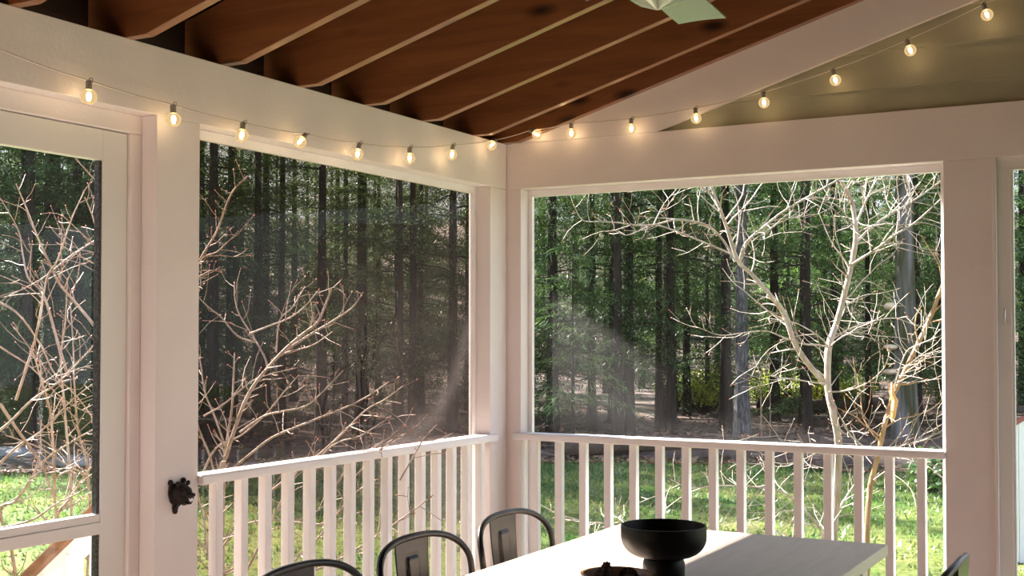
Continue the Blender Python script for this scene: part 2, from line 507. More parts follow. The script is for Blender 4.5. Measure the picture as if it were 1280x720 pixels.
mb = MB()
mb.box((0.0005, 0, ZB), (WID, DEP, ZT))
mb.box((-DEP, 0.0005, -0.05), (0.08, DEP, ZB - 0.0005))  # corner post, right leg
mb.box((-DEP, 0.0005, ZB), (0, DEP, ZT))
mb.box((PX0, 0, -0.05), (PX1, DEP, ZB))
mb.box((WID, 0, -0.05), (WID + DEP, DEP, ZT))
wr = tag(mb.build('wall_right', WHITE, bevel=0.003), 'white painted header beam and posts of the gable wall', kind='structure')
# gable siding above the right header
mb = MB()
exp_ = 0.158
z = ZT - 0.052
k = 0
while z < 3.0:
    zt = z + exp_
    # lap board: lower edge stands forward
    xa = max(0.3, (z - ZT) / SL * 0.93)
    xb = WID - xa
    mb.add([(xa, 0.020, z), (xb, 0.020, z), (xb, 0.046, zt + 0.02), (xa, 0.046, zt + 0.02), (xa, 0.06, z), (xb, 0.06, z), (xb, 0.06, zt + 0.02), (xa, 0.06, zt + 0.02)],
           [(0, 1, 2, 3), (4, 7, 6, 5), (0, 4, 5, 1), (3, 2, 6, 7), (0, 3, 7, 4), (1, 5, 6, 2)])
    z += exp_
tag(mb.build('gable_siding', SAGE, wr), 'sage green lap siding')

# rake boards
mb = MB()
for sgn in (1, -1):
    def X(x): return x if sgn == 1 else WID - x
    pl = [(X(0.03), ZT), (X(0.79), ZT), (X(RIDGE), ZT + 0.304 * (RIDGE - 0.79)), (X(RIDGE), rz(RIDGE) + 0.015)]
    mb.prism(pl, 'y', -0.0065, 0.0185)
tag(mb.build('trim_1', WHITE, smooth=None), 'white rake board under the gable rafter', kind='structure')

# roof deck and rafters
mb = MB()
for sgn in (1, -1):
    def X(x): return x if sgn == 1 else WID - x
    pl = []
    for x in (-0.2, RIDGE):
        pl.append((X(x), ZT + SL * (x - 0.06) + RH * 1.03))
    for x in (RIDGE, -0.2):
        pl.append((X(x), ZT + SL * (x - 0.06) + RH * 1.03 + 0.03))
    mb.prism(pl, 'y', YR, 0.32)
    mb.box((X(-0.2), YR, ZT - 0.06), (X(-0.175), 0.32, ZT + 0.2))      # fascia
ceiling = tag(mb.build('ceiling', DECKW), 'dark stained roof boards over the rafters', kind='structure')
ys = [-0.317, -0.764, -1.188, -1.615, -2.040, -2.477, -2.914, -3.35, -3.79, -4.22, -4.66, -5.09, -5.53, -5.97]
raf = MB()
r0 = None
mb = MB()
top0 = ZT + SL * (-0.17 - 0.06) + RH
pl = [(-0.17, ZT), (0.085, ZT), (RIDGE - 0.02, rz(RIDGE) - 0.004), (RIDGE - 0.02, rz(RIDGE) + RH), (-0.17, top0)]
mb.prism(pl, 'y', 0, 0.038)
r0 = mb.build('rafter', RAFTER, ceiling, bevel=0.002, seg=1)
r0.location = (0, ys[0], 0)
for y in [-0.046] + ys[1:]:
    c = r0.copy(); COL.objects.link(c); c.parent = ceiling; c.location = (0, y, 0)
mb = MB()
pl = [(WID - q[0], q[1]) for q in pl]
mb.prism(pl, 'y', 0, 0.038)
r1 = mb.build('rafter', RAFTER, ceiling, bevel=0.002, seg=1)
r1.location = (0, ys[0], 0)
for y in [-0.046] + ys[1:9]:
    c = r1.copy(); COL.objects.link(c); c.parent = ceiling; c.location = (0, y, 0)
MB().box((RIDGE - 0.019, YR, rz(RIDGE) - 0.02), (RIDGE + 0.019, -0.001, rz(RIDGE) + RH)).build('ridge_board', RAFTER, ceiling)

# floor boards
mb = MB()
x = -DEP
while x < WID + DEP:
    mb.box((x, YR, -0.035), (min(x + 0.133, WID + DEP), DEP, 0.0)); x += 0.138
mb.box((-DEP, YR, -0.25), (WID + DEP, DEP, -0.06))
tag(mb.build('floor', FLOORW), 'tan porch floor boards', kind='structure')
# house wall behind the camera and the far eave wall
mb = MB()
mb.box((-7.0, YR - 0.15, -0.8), (WID + 0.3, YR, 3.4))  # left end runs on out of view, added to block sky from the stairs
tag(mb.build('wall_rear', CEDAR), 'house wall behind the porch, with an unseen stretch added to block sky', kind='structure')
mb = MB()
mb.box((WID, YR, -0.8), (WID + DEP, -2.3, ZT)); mb.box((WID, -2.3, ZB), (WID + DEP, -0.0005, ZT)); mb.box((WID, -2.3, -0.8), (WID + DEP, -0.0005, -0.06))  # closed stretch and open bay added out of view to shape the light
tag(mb.build('wall_far', CEDARL), 'unseen wall added on the far right side to shape the porch light', kind='structure')


# ------------------------------------------------------------------ window panels
def grid_pane(name, mat, P, U, V, nu, nv, parent, film):
    """P origin, U/V edge vectors; film(u,v,world) -> 0..1"""
    me = bpy.data.meshes.new(name)
    vs, fs = [], []
    for j in range(nv + 1):
        for i in range(nu + 1):
            vs.append(P + U * (i / nu) + V * (j / nv))
    for j in range(nv):
        for i in range(nu):
            a = j * (nu + 1) + i
            fs.append((a, a + 1, a + nu + 2, a + nu + 1))
    o = parent.location
    me.from_pydata([tuple(v - o) for v in vs], [], fs)
    at_ = me.attributes.new('film', 'FLOAT', 'POINT')
    at_.data.foreach_set('value', [film(v) for v in vs])
    me.materials.append(mat)
    ob = bpy.data.objects.new(name, me); COL.objects.link(ob); ob.parent = parent
    return ob


def sstep(a, b, x):
    t = max(0.0, min(1.0, (x - a) / (b - a)))
    return t * t * (3 - 2 * t)


def seg_dist(p, a, b):
    ax, ay = a; bx, by = b
    t = max(0, min(1, ((p[0] - ax) * (bx - ax) + (p[1] - ay) * (by - ay)) / ((bx - ax) ** 2 + (by - ay) ** 2)))
    return math.hypot(p[0] - ax - t * (bx - ax), p[1] - ay - t * (by - ay))


def film_reflection_left(v):
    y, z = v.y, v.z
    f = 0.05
    # brownish room reflection painted over the middle of the panel, softly edged
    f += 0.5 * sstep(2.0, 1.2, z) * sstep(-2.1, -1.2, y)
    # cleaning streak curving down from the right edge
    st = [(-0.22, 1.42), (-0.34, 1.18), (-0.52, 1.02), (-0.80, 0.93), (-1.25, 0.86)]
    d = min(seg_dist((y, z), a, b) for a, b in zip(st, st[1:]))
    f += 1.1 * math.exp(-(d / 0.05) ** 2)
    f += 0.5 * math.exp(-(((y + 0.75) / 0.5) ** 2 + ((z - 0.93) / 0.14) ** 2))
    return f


def film_reflection_right(v):
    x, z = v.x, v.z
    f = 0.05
    # painted reflection, a triangle, its upper edge slanting down to the right
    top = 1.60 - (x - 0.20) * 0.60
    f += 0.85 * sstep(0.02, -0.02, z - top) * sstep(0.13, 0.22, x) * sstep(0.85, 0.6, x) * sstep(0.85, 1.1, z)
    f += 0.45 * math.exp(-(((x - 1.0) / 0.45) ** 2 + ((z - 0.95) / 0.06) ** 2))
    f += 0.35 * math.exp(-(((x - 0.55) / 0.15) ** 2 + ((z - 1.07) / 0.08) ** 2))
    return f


def frame_mesh(axis, a, b, z0, z1, d0, d1, w):
    """rectangular frame in the wall plane: axis 'x' (along X at depth y) or 'y'"""
    m = MB()
    def B(u0, u1, za, zb):
        if axis == 'x':
            m.box((u0, d0, za), (u1, d1, zb))
        else:
            m.box((d0, u0, za), (d1, u1, zb))
    B(a, a + w, z0, z1); B(b - w, b, z0, z1)
    B(a + w, b - w, z1 - 0.033, z1); B(a + w, b - w, z0, z0 + w)
    return m


w1 = tag(frame_mesh('y', PY1, -0.1605, 0.0, ZB - 0.001, -0.10, -0.075, 0.022).build('window_1', TRIMW, bevel=0.002),
         'white framed vinyl panel of the left wall', kind='structure')
grid_pane('pane', PANE_L, Vector((-0.0875, PY1 + 0.02, 0.02)), Vector((0, -0.1605 - PY1 - 0.04, 0)), Vector((0, 0, 2.06)), 70, 70, w1, film_reflection_left)
w2 = tag(frame_mesh('x', 0.0805, PX0 - 0.001, 0.0, ZB - 0.001, 0.075, 0.10, 0.022).build('window_2', TRIMW, bevel=0.002),
         'white framed vinyl panel of the gable wall', kind='structure')
grid_pane('pane', PANE_R, Vector((0.10, 0.0875, 0.02)), Vector((PX0 - 0.12, 0, 0)), Vector((0, 0, 2.06)), 70, 70, w2, film_reflection_right)

# door_1, left: full view storm door
mb = MB()
ya, yb, st = -2.3872, -3.33, 0.105
xa, xb = -0.112, -0.08
mb.box((xa, ya, 0.01), (xb, ya - st, 2.045)); mb.box((xa, yb, 0.01), (xb, yb + st, 2.045))
mb.box((xa, ya - st, 1.947), (xb, yb + st, 2.045)); mb.box((xa, ya - st, 0.01), (xb, yb + st, 0.22))
mb.box((xa, ya - st, 0.765), (xb + 0.004, yb + st, 0.803)); mb.box((xa, ya - st, 0.803), (xb, yb + st, 0.829))
d1 = tag(mb.build('door_1', DOORW, bevel=0.003), 'white storm door with glass panels', kind='structure')
mb = MB()
mb.box((-0.104, ya - st, 0.83), (-0.084, ya - st - 0.012, 1.946))
mb.box((-0.104, ya - st, 0.221), (-0.084, ya - st - 0.012, 0.764))
mb.box((-0.104, yb + st, 0.83), (-0.084, yb + st + 0.012, 1.946))
mb.build('gasket', GASKET, d1)
for za, zb in ((0.829, 1.947), (0.22, 0.765)):
    grid_pane('pane', PANE_D, Vector((-0.098, ya - st, za)), Vector((0, yb - ya + 2 * st, 0)), Vector((0, 0, zb - za)), 1, 1, d1, lambda v: 0.2)

# door_2, right: screen door frame beside the post
mb = MB()
xo = PX1 + 0.0005
mb.box((xo, -0.012, 0.0), (xo + 0.012, 0.03, ZB - 0.0005))                     # bright edge strip
mb.box((xo + 0.012, 0.012, 0.0), (xo + 0.064, 0.04, 2.058))              # stile
mb.box((xo + 0.064, 0.020, 0.0), (xo + 0.074, 0.045, 2.058))
mb.box((xo + 0.012, 0.012, 2.058), (xo + 0.95, 0.04, ZB - 0.0005))
mb.box((xo + 0.88, 0.012, 0.0), (xo + 0.95, 0.04, 2.058))
mb.box((xo + 0.074, 0.012, 0.0), (xo + 0.88, 0.04, 0.2))
d2 = tag(mb.build('door_2', DOORW, bevel=0.002), 'white screen door frame right of the post', kind='structure')
grid_pane('pane', PANE_D, Vector((xo + 0.07, 0.034, 0.2)), Vector((0.81, 0, 0)), Vector((0, 0, 1.858)), 1, 1, d2, lambda v: 0.2)
mb = MB()
mb.tube([(xo + 0.040, 0.012, 1.50), (xo + 0.040, -0.006, 1.50), (xo + 0.040, -0.010, 1.47), (xo + 0.040, -0.006, 1.44), (xo + 0.040, 0.012, 1.44)], 0.0035, 6)
mb.build('latch', STEEL, d2, smooth=0.8)


# ------------------------------------------------------------------ railings
def railing(name, label, axis, spots, a0, a1, cap0, cap1):
    t = thing(name, label, 'railing', (0, 0, 0))
    sg = 1 if axis == 'x' else -1
    # profile of the cap across the wall: front (room side) to back
    def put(m, u0, u1, d0, d1, z0, z1):
        if axis == 'x':
            m.box((u0, d0, z0), (u1, d1, z1))
        else:
            m.box((-d1, u0, z0), (-d0, u1, z1))
    m = MB()
    put(m, cap0, cap1, -0.014, 0.068, 0.886, 0.921)
    put(m, min(cap0, cap1) - 0.0 if axis == 'y' else 0.042, max(cap0, cap1) + 0.055 if axis == 'y' else cap1, -0.020, -0.0008, 0.886, 0.921)
    m.build('top_rail', TRIMW, t, bevel=0.009, seg=3, smooth=0.7)
    m = MB()
    put(m, a0, a1, 0.0, 0.06, 0.07, 0.12)
    m.build('bottom_rail', TRIMW, t, bevel=0.004)
    first = None
    for u in spots:
        if first is None:
            m = MB()
            put(m, 0, 0.035, 0.0, 0.037, 0.12, 0.886)
            first = m.build('baluster', TRIMW, t, origin=(0, 0, 0), bevel=0.002, seg=1)
            ob = first
        else:
            ob = first.copy(); COL.objects.link(ob); ob.parent = t
        ob.location = (u, 0, 0) if axis == 'x' else (0, u, 0)
    return t


railing('porch_railing', 'white porch railing on the left below the smoky window panel', 'y', [-2.049 + 0.129 * k for k in range(15)], PY1 + 0.001, -0.161, PY1 + 0.001, -0.165)
railing('porch_railing', 'white porch railing below the gable wall window, behind the table', 'x', [0.135 + 0.1289 * k for k in range(15)], 0.081, PX0 - 0.001, 0.083, PX0 - 0.001)

# rounded rail ends lap over the corner post in the photo: short returns
# ------------------------------------------------------------------ stair rail beyond the storm door
st_ = thing('stair_railing', 'brown handrail on white balusters descending outside the storm door', 'railing', (-0.13, -2.25, GZ))
dx, dz = -1.0, -0.77
def srp(x, off=0.0, y=-2.25):
    return Vector((x, y, 0.885 + (x + 0.23) * 0.77 + off))
mb = MB(); mb.beam(srp(-0.14), srp(-1.75), 0.075, 0.034); mb.build('handrail', HANDRAIL, st_, bevel=0.006)
mb = MB(); mb.beam(srp(-0.14, -0.058, -2.235), srp(-1.75, -0.058, -2.235), 0.04, 0.066); mb.build('sub_rail', TRIMW, st_, bevel=0.003)
mb = MB(); mb.beam(srp(-0.14, -0.70), srp(-1.75, -0.70), 0.04, 0.06); mb.build('bottom_rail', TRIMW, st_, bevel=0.003)
for k in range(13):
    x = -0.235 - k * 0.118
    a = srp(x, -0.07); b = srp(x, -0.70)
    MB().box((x - 0.026, -2.262, b.z), (x + 0.026, -2.226, a.z)).build('baluster', TRIMW, st_, bevel=0.002, seg=1)
x = -1.79
MB().box((x - 0.045, -2.295, GZ), (x + 0.045, -2.205, srp(x).z + 0.1)).build('newel_post', TRIMW, st_, bevel=0.004)

# ------------------------------------------------------------------ string lights
ls = thing('light_string', 'string of small round glowing bulbs draped along the white beams', 'string lights', (0, 0, 2.1))
wire_px = [(-60, 45), (0, 62), (111, 101), (216, 131), (304, 153), (382, 168), (449, 179), (512, 184), (566, 181), (619, 175),
           (662, 163), (714, 154), (789, 148), (869, 135), (954, 115), (1041, 87), (1133, 50), (1229, 5), (1290, -24)]
def wall_pt(px, py, off=0.055):
    d = FW + RT * ((px - 640) / CF) - UP * ((py - CCY) / CF)
    if px < 640:
        t = (off - CAM.x) / d.x
    else:
        t = (-off - CAM.y) / d.y
    return CAM + d * t
wp = [wall_pt(*q) for q in wire_px]
sp = []
for i in range(len(wp) - 1):
    for k in range(4):
        t = k / 4
        q = wp[i].lerp(wp[i + 1], t)
        q.z -= 0.004 * math.sin(PI * t)
        sp.append(q)
sp.append(wp[-1])
MB().tube(sp, 0.0022, 6).build('wire', WIRE, ls, smooth=1.2)
bulb_px = [(111, 120), (217, 150), (302, 170), (371, 182), (447, 192), (512, 194), (565, 192), (613, 184),
           (671, 168), (714, 166), (789, 158), (870, 146), (955, 127), (1044, 99), (1138, 63), (1234, 19)]
R_B = 0.0245
gb = None
for i, (px, py) in enumerate(bulb_px):
    top = wp[i + 2]
    c = wall_pt(px, py, 0.058)
    ax = (c - top).normalized()
    q = Vector((0, 0, -1)).rotation_difference(ax)
    base = top + ax * 0.004
    if gb is None:
        m = MB(); prof = [(0, -0.0445 - R_B)]
        for k in range(1, 15):
            a = PI * k / 15
            r = R_B * math.sin(a); zz = -0.0445 - R_B * math.cos(a)
            if k > 12: r = max(r, 0.0095)
            prof.append((r, zz))
        prof += [(0.0095, -0.021)]
        m.lathe(prof, 20)
        gb = m.build('bulb', GLOBE, None, origin=(0, 0, 0), smooth=1.2)
        m = MB(); m.lathe([(0, 0.004), (0.0085, 0.004), (0.0095, 0), (0.0095, -0.019), (0.0105, -0.020), (0.0105, -0.0235), (0, -0.0235)], 14)
        sk = m.build('socket', SOCK, None, origin=(0, 0, 0), smooth=0.6)
        m = MB()
        for k in range(4):
            a = k * PI / 2 + 0.4
            m.tube([(0.0045 * math.cos(a), 0.0045 * math.sin(a), -0.032), (0.007 * math.cos(a), 0.007 * math.sin(a), -0.045), (0.003 * math.cos(a), 0.003 * math.sin(a), -0.058)], 0.0016, 6)
        fl = m.build('filament', FILA, None, origin=(0, 0, 0))
        m = MB(); m.tube([(0.008, 0, -0.006), (0.014, 0.002, 0.0), (0.013, 0.002, 0.010), (0.006, 0, 0.012), (0.0, 0, 0.006)], 0.0015, 5)
        cp = m.build('clip', SOCK, None, origin=(0, 0, 0), smooth=1)
        b, kids = gb, [sk, fl, cp]
    else:
        b = gb.copy(); COL.objects.link(b)
        kids = []
        for s_ in (sk, fl, cp):
            z_ = s_.copy(); COL.objects.link(z_); kids.append(z_)
    b.parent = ls
    b.location = base - ls.location
    b.rotation_mode = 'QUATERNION'; b.rotation_quaternion = q
    for z_ in kids:
        z_.parent = b
    L = bpy.data.lights.new('bulb_light', 'POINT'); L.energy = 0.10; L.color = (1, 0.70, 0.40); L.shadow_soft_size = 0.012
    lo = bpy.data.objects.new('bulb_light', L); COL.objects.link(lo); lo.location = base + ax * 0.047

# ------------------------------------------------------------------ ceiling fan
fs_ = 3.3
hub = at(822, 13, fs_)
fan = thing('ceiling_fan', 'pale green ceiling fan hanging below the brown rafters', 'ceiling fan', hub)
def flute(k, z):
    return 1.0 if k % 2 == 0 else 0.90
m = MB()
R0 = 39 / CF * fs_
m.lathe([(0, 0), (R0 * 0.22, 0.006), (R0 * 0.7, 0.021), (R0 * 0.97, 0.036), (R0 * 1.0, 0.042), (R0 * 0.93, 0.060)], 24, tuple(hub), rfun=lambda k, z: 1.0)
# creases radiating from the lowest point
for i, (x, y, z) in enumerate(m.v):
    dx_, dy_ = x - hub.x, y - hub.y
    r = math.hypot(dx_, dy_)
    if 1e-4 < r < R0 * 0.98:
        a = math.atan2(dy_, dx_)
        m.v[i] = (x, y, z + 0.006 * (r / R0) * (0.5 + 0.5 * math.cos(12 * a)))
m.build('cap', FANC, fan, smooth=0.12)
m = MB()
m.lathe([(R0 * 0.90, 0.058), (R0 * 1.02, 0.066), (R0 * 1.05, 0.085), (R0 * 0.95, 0.14), (R0 * 0.6, 0.17), (0.018, 0.18), (0, 0.18)], 32, tuple(hub))
m.build('motor_housing', FANG, fan, smooth=0.7)
rodtop = ZT + SL * (hub.x - 0.06) + RH + 0.004
m = MB(); m.tube([hub + Vector((0, 0, 0.175)), Vector((hub.x, hub.y, rodtop - 0.02))], 0.011, 12)
m.build('downrod', FANG, fan, smooth=0.9)
m = MB(); m.lathe([(0, -0.055), (0.03, -0.055), (0.062, -0.02), (0.066, 0.03), (0, 0.03)], 24, (hub.x, hub.y, rodtop - 0.02))
m.build('canopy', FANG, fan, smooth=0.7)
t1, t2 = at(843, 43, 3.42), at(911, 30, 3.50)
tm = (t1 + t2) / 2 - hub
a0 = math.atan2(tm.y, tm.x)
Lb = math.hypot(tm.x, tm.y)
wt = math.hypot((t1 - t2).x, (t1 - t2).y)
for k in range(2):
    m = MB(); nu, nv = 10, 8
    ang = a0 + k * PI
    ca, sa = math.cos(ang), math.sin(ang)
    for side in (0, 1):
        vs, fsx = [], []
        for i in range(nu + 1):
            u = i / nu
            r = 0.03 + (Lb - 0.03) * u
            wdt = wt * (0.82 + 0.18 * u)
            for j in range(nv + 1):
                v = j / nv - 0.5
                lx = r + 0.02 * u * v * 2 * (1 if i == nu else u)
                ly = v * wdt
                lz = 0.062 + tm.z * u * 1.0 - 0.045 * u + 0.10 * v * wdt * 2 * (0.3 + 0.3 * u) - 0.012 * (v * v) + 0.012 - (0.004 if side else 0)
                vs.append((hub.x + lx * ca - ly * sa, hub.y + lx * sa + ly * ca, hub.z + lz))
        for i in range(nu):
            for j in range(nv):
                a = i * (nv + 1) + j
                f = (a, a + 1, a + nv + 2, a + nv + 1)
                fsx.append(f if side == 0 else f[::-1])
        m.add(vs, fsx)
    n1 = (nu + 1) * (nv + 1)
    rim = [i * (nv + 1) for i in range(nu + 1)] + [nu * (nv + 1) + j for j in range(1, nv + 1)] + [i * (nv + 1) + nv for i in range(nu - 1, -1, -1)] + [j for j in range(nv - 1, 0, -1)]
    for p, q_ in zip(rim, rim[1:] + rim[:1]):
        m.f.append((p, q_, q_ + n1, p + n1)); m.m.append(0)
    m.build('blade', FANG, fan, smooth=0.6)

# ------------------------------------------------------------------ bear head on the left post
bo = Vector((0.0, -2.236, 0.868))
m = MB()
def eb(x, y, z, r, sx=1, sy=1, sz=1):
    m.ball((bo.x + x, bo.y + y, bo.z + z), r, 16, 10, 0, (sx, sy, sz))
m.prism([(bo.y + q[0], bo.z + q[1]) for q in ((-0.040, 0.036), (0.026, 0.036), (0.030, 0.0), (0.022, -0.030), (-0.008, -0.046), (-0.036, -0.024), (-0.045, 0.004))], 'x', 0.0, 0.008)
m.ball((0.004, bo.y - 0.036, bo.z + 0.040), 0.0105, 12, 8, 0, (0.8, 1, 1)); m.ball((0.004, bo.y + 0.024, bo.z + 0.042), 0.0105, 12, 8, 0, (0.8, 1, 1))
m.ball((0.004, bo.y - 0.014, bo.z - 0.054), 0.010, 12, 8, 0, (0.8, 1, 1.1)); m.ball((0.004, bo.y - 0.014, bo.z - 0.044), 0.013, 12, 8, 0, (0.6, 1, 1))
eb(0.018, -0.004, 0.004, 0.034, 0.8, 1.0, 1.05)
eb(0.036, 0.0, 0.008, 0.022, 1.0, 0.95, 0.95)      # brow
eb(0.052, 0.0, 0.000, 0.0145, 1.3, 0.95, 0.75)     # upper snout
eb(0.068, 0.0, 0.001, 0.0085, 1.0, 1.0, 0.8)       # nose
eb(0.046, 0.0, -0.027, 0.0095, 1.7, 0.9, 0.5)      # lower jaw
eb(0.030, 0.0, -0.020, 0.018, 0.9, 0.9, 0.9)
for s_ in (-1, 1):
    eb(0.024, s_ * 0.024, 0.036, 0.0085, 0.7, 1, 1)
    eb(0.064, s_ * 0.006, -0.010, 0.0028, 0.7, 0.7, 1.7)
    eb(0.060, s_ * 0.005, -0.021, 0.0024, 0.7, 0.7, 1.6)
bear = m.build('bear_head_hook', IRON, None, origin=bo, smooth=1.5)
md = bear.modifiers.new('fuse', 'REMESH'); md.mode = 'VOXEL'; md.voxel_size = 0.0018; md.use_smooth_shade = True
tag(bear, 'dark cast iron bear head with open mouth mounted on the left white post', 'wall hook')

# ------------------------------------------------------------------ table
TX0, TX1, TXM = 1.23, 2.117, 1.6785
TY0, TY1 = -3.62, -1.395
TZ = 0.75
table = thing('dining_table', 'long wooden dining table with a sunlit left board and shaded right board', 'table', ((TX0 + TX1) / 2, (TY0 + TY1) / 2, 0))
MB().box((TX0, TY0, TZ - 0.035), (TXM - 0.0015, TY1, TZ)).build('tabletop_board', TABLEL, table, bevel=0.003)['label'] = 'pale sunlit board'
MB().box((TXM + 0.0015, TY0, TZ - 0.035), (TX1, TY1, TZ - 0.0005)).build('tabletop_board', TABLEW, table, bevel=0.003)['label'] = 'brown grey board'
m = MB()
for a, b in (((TX0 + 0.09, TY0 + 0.09), (TX0 + 0.112, TY1 - 0.09)), ((TX1 - 0.112, TY0 + 0.09), (TX1 - 0.09, TY1 - 0.09)),
             ((TX0 + 0.112, TY0 + 0.09), (TX1 - 0.112, TY0 + 0.112)), ((TX0 + 0.112, TY1 - 0.112), (TX1 - 0.112, TY1 - 0.09))):
    m.box((*a, TZ - 0.115), (*b, TZ - 0.0352))
m.build('apron', TABLEW, table)
for x in (TX0 + 0.085, TX1 - 0.085):
    for y in (TY0 + 0.085, TY1 - 0.085):
        m = MB()
        m.add([(x + i * s_, y + j * s_, z_) for z_, s_ in ((0, 0.024), (TZ - 0.0355, 0.036)) for i, j in ((-1, -1), (1, -1), (1, 1), (-1, 1))],
              [(3, 2, 1, 0), (4, 5, 6, 7), (0, 1, 5, 4), (1, 2, 6, 5), (2, 3, 7, 6), (3, 0, 4, 7)])
        m.build('leg', TABLEW, table, bevel=0.003)

# ------------------------------------------------------------------ metal chairs, built facing +X
def make_chair(label, loc, rot):
    t = thing('dining_chair', label, 'chair', (0, 0, 0), 'black metal dining chairs')
    # seat: pressed sheet with rolled edge
    m = MB()
    def sq(w, d, z_, r=0.05, x0=0.22):
        pts = []
        for cx_, cy_, a0_ in ((x0 + d - r, w - r, 0), (x0 - d + r, w - r, 90), (x0 - d + r, -w + r, 180), (x0 + d - r, -w + r, 270)):
            for q_ in range(6):
                a = math.radians(a0_ + q_ * 18)
                pts.append((cx_ + r * math.cos(a), cy_ + r * math.sin(a), z_))
        return pts
    rings = [sq(0.17, 0.17, 0.425, 0.05), sq(0.182, 0.182, 0.425, 0.055), sq(0.185, 0.185, 0.432, 0.055), sq(0.182, 0.182, 0.446, 0.055), sq(0.165, 0.165, 0.45, 0.05), sq(0.12, 0.12, 0.444, 0.05)]
    n = len(rings[0]); vs = [p for r in rings for p in r]; fsx = []
    for i in range(len(rings) - 1):
        for k in range(n):
            fsx.append((i * n + k, i * n + (k + 1) % n, (i + 1) * n + (k + 1) % n, (i + 1) * n + k))
    fsx.append(tuple(range((len(rings) - 1) * n, len(rings) * n)))
    fsx.append(tuple(range(n - 1, -1, -1)))
    m.add(vs, fsx); m.build('seat', BLACKM, t, smooth=0.8)
    # tubular hoop: from seat rear corners up, sides standing forward of the splat
    pts = []
    half = [(0.075, 0.175, 0.43), (0.062, 0.192, 0.52), (0.058, 0.210, 0.62), (0.056, 0.222, 0.70), (0.048, 0.222, 0.755), (0.032, 0.203, 0.793), (0.016, 0.165, 0.818), (0.006, 0.115, 0.832), (0.0, 0.06, 0.838), (0.0, 0.0, 0.840)]
    pts = [(x, -y, z_) for x, y, z_ in half] + [(x, y, z_) for x, y, z_ in half[-2::-1]]
    # smooth it a little
    sm = []
    V_ = [Vector(p) for p in pts]
    for i in range(len(V_) - 1):
        p0, p1, p2, p3 = V_[max(i - 1, 0)], V_[i], V_[i + 1], V_[min(i + 2, len(V_) - 1)]
        for k in range(4):
            u = k / 4
            sm.append(0.5 * ((2 * p1) + (p2 - p0) * u + (2 * p0 - 5 * p1 + 4 * p2 - p3) * u * u + (3 * p1 - p0 - 3 * p2 + p3) * u ** 3))
    sm.append(V_[-1])
    MB().tube(sm, 0.0095, 10).build('back_frame', BLACKM, t, smooth=1.2)
    # splat with an embossed rib
    m = MB(); nu, nv = 40, 90
    vs, fsx = [], []
    for j in range(nv + 1):
        v = j / nv
        zz = 0.432 + (0.834 - 0.432) * v
        w = 0.062 + 0.020 * v
        for i in range(nu + 1):
            u = i / nu * 2 - 1
            x = 0.052 * (1 - v) ** 1.5 - 0.004
            du = max(abs(u * w) - 0.024, 0); dv = max(zz - 0.782, 0)
            e = math.hypot(du, dv)
            x += (0.006 * sstep(0.004, 0.0, e) - 0.003 * math.exp(-((e - 0.006) / 0.002) ** 2)) if zz > 0.5 else 0
            yb_ = u * w
            vs.append((x, yb_, zz))
    for j in range(nv):
        for i in range(nu):
            a = j * (nu + 1) + i
            fsx.append((a, a + 1, a + nu + 2, a + nu + 1))
    m.add(vs, fsx)
    sp_ = m.build('splat', BLACKM, t, smooth=1.0)
    md = sp_.modifiers.new('thick', 'SOLIDIFY'); md.thickness = 0.003; md.offset = -1
    for sx, sy in ((1, 1), (1, -1), (-1, 1), (-1, -1)):
        m = MB()
        a = Vector((0.22 + sx * 0.155, sy * 0.155, 0.428)); b = Vector((0.22 + sx * 0.205, sy * 0.2, 0.0))
        m.tube([a, a.lerp(b, 0.25), b + Vector((0, 0, 0.01)), b], [0.02, 0.018, 0.0125, 0.0125], 10)
        m.build('leg', BLACKM, t, smooth=0.9)
    m = MB()
    m.tube([(0.22 - 0.17, -0.168, 0.28), (0.22, 0, 0.31), (0.22 + 0.17, 0.168, 0.28)], 0.007, 8)
    m.tube([(0.22 - 0.17, 0.168, 0.28), (0.22, 0, 0.296), (0.22 + 0.17, -0.168, 0.28)], 0.007, 8)
    m.build('brace', BLACKM, t, smooth=1)
    t.location = loc; t.rotation_euler = (0, 0, rot)
    return t


ch = make_chair('black metal chair on the table left side, nearest the white corner post', (1.064, -1.928, 0), 0)
dup(ch, (1.064, -2.440, 0), 0, None, 'black metal chair in the middle of the left side of the table')
dup(ch, (1.064, -2.952, 0), 0, None, 'black metal chair at bottom edge, closest of the left side chairs')
dup(ch, (2.44, -2.10, 0), PI, None, 'black metal chair on the right side of the table near the wide post')

# ------------------------------------------------------------------ bowls on the table
bc = at(829.5, 656, 3.25)
R = 53.5 / CF * 3.25
zr = bc.z
pb = thing('pedestal_bowl', 'matte black round bowl on a thick pedestal standing on the table', 'bowl', (bc.x, bc.y, TZ))
m = MB()
zc = zr - 0.036
prof = [(0, zr - 0.082), (0.05, zr - 0.0835)]
for k in range(0, 9):
    a = PI / 2 * k / 8
    prof.append((0.05 + (R - 0.05) * math.sin(a) ** 0.9 if k else 0.052, zr - 0.0835 + (0.055) * (1 - math.cos(a))))
prof += [(R, zr - 0.004), (R - 0.001, zr), (R - 0.005, zr), (R - 0.006, zr - 0.006)]
for k in range(7, -1, -1):
    a = PI / 2 * k / 8
    prof.append(((R - 0.008) * math.sin(a) ** 0.8, zr - 0.074 + 0.046 * (1 - math.cos(a))))
prof[-1] = (0, zr - 0.074)
m.lathe([(r, z_ ) for r, z_ in prof], 64, (bc.x, bc.y, 0))
m.build('bowl', BOWLB, pb, smooth=0.6)
m = MB()
zb_ = zr - 0.0837
m.lathe([(0, zb_), (0.044, zb_), (0.051, zb_ - 0.004), (0.0545, zb_ - 0.012), (0.0555, zb_ - 0.022), (0.0555, TZ + 0.003), (0.054, TZ + 0.0005), (0, TZ + 0.0005)], 48, (bc.x, bc.y, 0))
